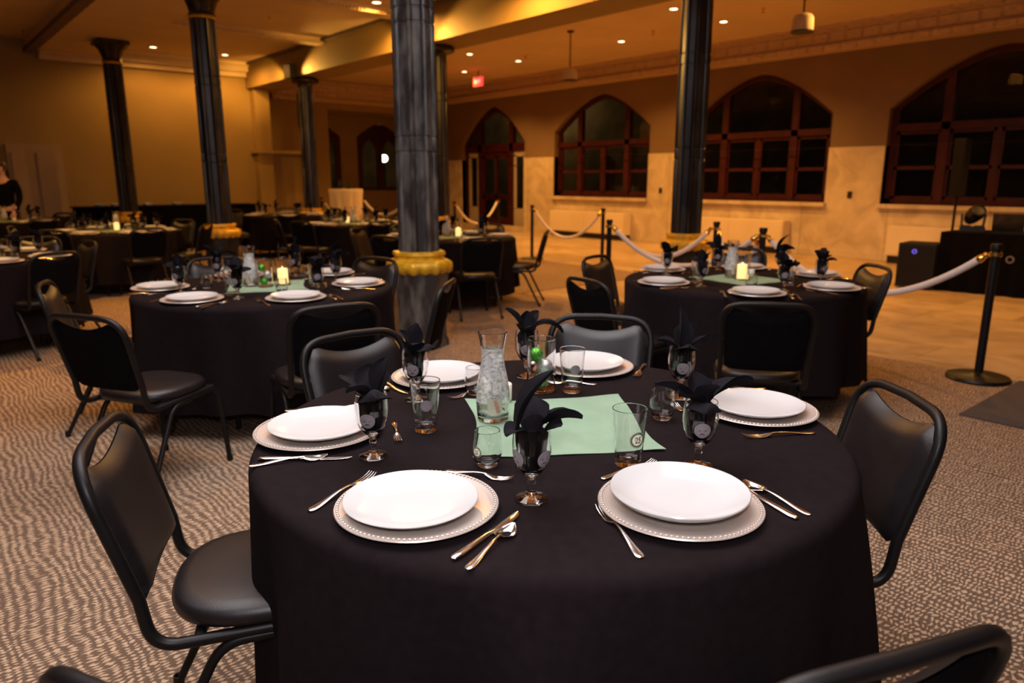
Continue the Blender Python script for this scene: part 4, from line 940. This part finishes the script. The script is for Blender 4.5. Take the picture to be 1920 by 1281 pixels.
f = MB(); f.lathe([(0, 0), (.06, 0), (.10, .03), (.11, .055), (.105, .055), (.06, .012), (0, .01)], 24); bw = f.mesh('bowl', M_china)
for x, lb in ((3.14, 'white serving bowl first from the standing person on the buffet'), (3.42, 'white serving bowl second on the buffet, by the leafy-capital column'), (4.02, 'white serving bowl mid buffet past the leafy-capital column'), (4.58, 'white serving bowl on the buffet next to the slim column')):
    tag(ob('serving_bowl', bw, None, (x, 16.2, .90)), lb, 'bowl', 'white bowls on the buffet')
# sound booth by the third window
t = thing('draped_booth', 'black-draped equipment table by the third arched window', 'table')
f = MB()
bx0, bx1, by0, by1 = 10.35, 11.15, 1.2, 3.62; rows = []
out = [(bx1, by1)]+[(bx0+(bx1-bx0)*(1-k/8), by1) for k in range(1, 8)]+[(bx0, by1-(by1-by0)*k/40) for k in range(41)]+[(bx1, by0)]
for z in (.01, .35, .74, .76): rows.append([(x-.03*(1-z)*math.sin(i*1.7), y, z) for i, (x, y) in enumerate(out)])
f.quad_grid(rows, flip=True); kid('drape', f.mesh('drape', M_black, True, 50), t)
f = MB(); f.box(bx0, bx1, by0, by1, .735, .765); kid('tabletop', f.mesh('tabletop', M_black, False), t)
f = MB(); f.lathe([(.030, 0), (.045, 0), (.045, .004), (.030, .004)], 20); kid('emblem', f.mesh('emblem', M_pale), t, 'small pale ring emblem on the drape', (bx0-.05, 2.80, .47), (0, R(-90), 0))
t = thing('subwoofer', 'black bass speaker with a blue light beside the draped booth', 'speaker', (10.45, 3.86, 0), R(6))
f = MB(); f.box(-.25, .25, -.22, .22, .02, .60); kid('cabinet', f.mesh('cabinet', M_blackpl, False), t)
f = MB(); f.box(-.262, -.25, -.20, .20, .05, .57); kid('grille', f.mesh('grille', M_frame, False), t)
f = MB(); f.lathe([(.020, 0), (.028, 0), (.028, .004), (.020, .004)], 18); kid('indicator', f.mesh('indicator', M_blue), t, 'blue ring light', (-.266, .02, .50), (0, R(-90), 0))
t = thing('moving_head_light', 'black moving-head stage light on the draped booth', 'stage light', (10.75, 3.40, .765), R(20))
f = MB(); f.box(-.12, .12, -.14, .14, 0, .06); kid('base', f.mesh('base', M_blackpl, False), t)
for s in (-1, 1):
    f = MB(); f.sweep(fillet([(0, s*.02, .06), (0, s*.12, .06), (0, s*.13, .22)], .03, 5), rsq(.04, .014)); kid('yoke', f.mesh('yoke', M_blackpl), t)
f = MB(); f.lathe([(0, -.12), (.07, -.12), (.09, -.05), (.10, .06), (.085, .15), (.07, .155), (.07, .14), (0, .13)], 28); kid('lamp_head', f.mesh('lamp_head', M_blackpl), t, None, (0, 0, .20), (R(20), R(-58), 0))
t = thing('laptop', 'dark laptop open on the draped booth', 'laptop', (10.72, 2.98, .765), R(-78))
f = MB(); f.box(-.17, .17, -.12, .12, 0, .018); kid('keyboard_deck', f.mesh('keyboard_deck', M_capital, False), t)
f = MB(); f.box(-.17, .17, -.006, .006, 0, .23); kid('screen', f.mesh('screen', M_capital, False), t, None, (0, -.12, .018), (R(12), 0, 0))
t = thing('mixing_desk', 'low black mixer beside the laptop on the draped booth', 'mixer', (10.72, 2.35, .765), 0)
f = MB(); f.box(-.2, .2, -.34, .34, 0, .16); kid('case', f.mesh('case', M_blackpl, False), t)
f = MB()
for i in range(5):
    for j in range(9): f.lathe([(.01, .16), (.01, .175), (0, .176)], 8, (-.15+.07*i, -.28+.07*j, 0))
kid('knobs', f.mesh('knobs', M_frame), t)
def column_speaker(x, y, lb):
    t = thing('column_speaker', lb, 'speaker', (x, y, 0), R(-10), 'slim speakers by the booth')
    f = MB(); f.box(-.25, .25, -.22, .22, 0, .45); kid('bass_bin', f.mesh('bass_bin', M_blackpl, False), t)
    f = MB(); f.lathe([(.018, .45), (.018, 1.2)], 14); kid('pole', f.mesh('pole', M_frame), t)
    f = MB(); f.box(-.08, .08, -.075, .075, 1.19, 1.98); kid('cabinet', f.mesh('cabinet', M_blackpl, False), t)
    f = MB(); f.box(-.086, -.08, -.065, .065, 1.2, 1.96); kid('grille', f.mesh('grille', M_frame, False), t)
column_speaker(11.55, 3.90, 'tall slim black speaker on a pole before the third window')
column_speaker(11.3, .95, 'second slim black speaker, at the far end of the draped booth')

# ------------------------------------------------------------------ the person at the edge
def skin_body(name, verts, edges, m, parent=None, levels=2):
    me = bpy.data.meshes.new(name); me.from_pydata([v[:3] for v in verts], edges, []); o = bpy.data.objects.new(name, me); COL.objects.link(o); me.materials.append(m)
    sk = o.modifiers.new('skin', 'SKIN'); sk.use_smooth_shade = True
    sv = me.skin_vertices[0].data
    for i, v in enumerate(verts): sv[i].radius = (v[3], v[4] if len(v) > 4 else v[3])
    sv[0].use_root = True; sm = o.modifiers.new('sub', 'SUBSURF'); sm.levels = levels; sm.render_levels = levels
    if parent: o.parent = parent
    return o
def person(loc, rz):
    t = thing('person', 'person with brown hair in dark clothes standing behind the far table', 'person', loc, rz)
    V = [(0, 0, .93, .14, .10), (0, 0, 1.06, .125, .095), (0, .01, 1.22, .145, .105), (0, 0, 1.36, .13, .085), (0, 0, 1.43, .055, .055), (0, .01, 1.50, .05, .052),
         (0, .015, 1.575, .070, .088), (0, .012, 1.64, .062, .078)]
    E = [(i, i+1) for i in range(7)]
    for s in (-1, 1):
        b = len(V); V += [(s*.17, 0, 1.365, .052), (s*.215, .0, 1.22, .044), (s*.225, .03, 1.08, .039), (s*.20, .12, .95, .032), (s*.185, .17, .88, .024, .030), (s*.18, .20, .83, .016, .036)]
        E += [(3, b)]+[(b+i, b+i+1) for i in range(5)]
        h = b+5
        for k, (dx, L_) in enumerate(((-.027, .055), (-.009, .068), (.009, .064), (.027, .05))):
            q = len(V); V += [(s*.18+dx, .215, .79, .0095), (s*.18+dx*1.1, .222, .79-L_*.5, .0085), (s*.18+dx*1.1, .215, .79-L_, .0075)]; E += [(h, q), (q, q+1), (q+1, q+2)]
        q = len(V); V += [(s*.18-s*.038, .215, .825, .010), (s*.18-s*.05, .225, .79, .0085)]; E += [(b+4, q), (q, q+1)]
        b = len(V); V += [(s*.10, 0, .84, .098, .095), (s*.105, .01, .66, .078), (s*.105, .01, .48, .060), (s*.105, -.02, .30, .056), (s*.105, -.02, .09, .040), (s*.11, .06, .04, .042, .03), (s*.115, .14, .03, .036, .022)]
        E += [(0, b)]+[(b+i, b+i+1) for i in range(6)]
    skin_body('body', V, E, M_skin, t)
    top = [(0, 0, .90, .155, .115), (0, 0, 1.06, .142, .11), (0, .01, 1.22, .158, .118), (0, 0, 1.36, .140, .098), (0, 0, 1.425, .072, .07)]; TE = [(i, i+1) for i in range(4)]
    for s in (-1, 1):
        b = len(top); top += [(s*.17, 0, 1.365, .066), (s*.216, .0, 1.22, .057), (s*.227, .03, 1.08, .050), (s*.20, .12, .95, .042)]; TE += [(3, b), (b, b+1), (b+1, b+2), (b+2, b+3)]
    skin_body('dark_top', top, TE, M_black, t)
    tr = [(0, 0, .93, .145, .108)]; te = []
    for s in (-1, 1):
        b = len(tr); tr += [(s*.10, 0, .84, .108, .104), (s*.105, .01, .66, .09), (s*.105, .01, .48, .076), (s*.105, -.02, .28, .07), (s*.105, -.015, .10, .066)]; te += [(0, b)]+[(b+i, b+i+1) for i in range(4)]
    skin_body('dark_trousers', tr, te, M_black, t)
    f = MB()
    for s in (-1, 1): f.ball((s*.112, .06, .045), .05, 14, 8, 0, (1, 2.5, .85))
    kid('shoes', f.mesh('shoes', M_black), t)
    f = MB(); f.ball((0, .0, 1.625), .105, 24, 16, 0, (.88, 1.0, 1.0))
    f.v = [(x, (min(y, .055) if z < 1.66 else y), z) for x, y, z in f.v]
    for k in range(11):
        a = R(200+14*k); f.sweep([(.085*math.cos(a), .085*math.sin(a)-.01, 1.62), (.098*math.cos(a), .095*math.sin(a)-.01, 1.52), (.09*math.cos(a), .09*math.sin(a)-.015, 1.40)], circ(.026, 7), scale=[1, 1, .5])
    kid('hair', f.mesh('hair', M_hair), t)
    f = MB(); f.sweep([(0, .098, 1.615), (0, .110, 1.585), (0, .122, 1.562), (0, .106, 1.555)], circ(.010, 8), scale=[.6, .85, 1.2, .8])
    for s in (-1, 1): f.ball((s*.072, .015, 1.585), .024, 10, 8, 0, (.35, .8, 1.2))
    kid('nose_and_ears', f.mesh('nose_and_ears', M_skin), t)
    f = MB()
    for s in (-1, 1): f.ball((s*.028, .092, 1.605), .011, 10, 8, 0, (1, .6, .6))
    kid('eyes', f.mesh('eyes', M_hair), t)
    f = MB(); f.ball((0, .092, 1.525), .02, 12, 8, 0, (1.1, .5, .35)); kid('mouth', f.mesh('mouth', mat('lips', (.35, .12, .1), .5, var=.1)), t)
    return t
person((1.50, 14.98, .008), R(150))
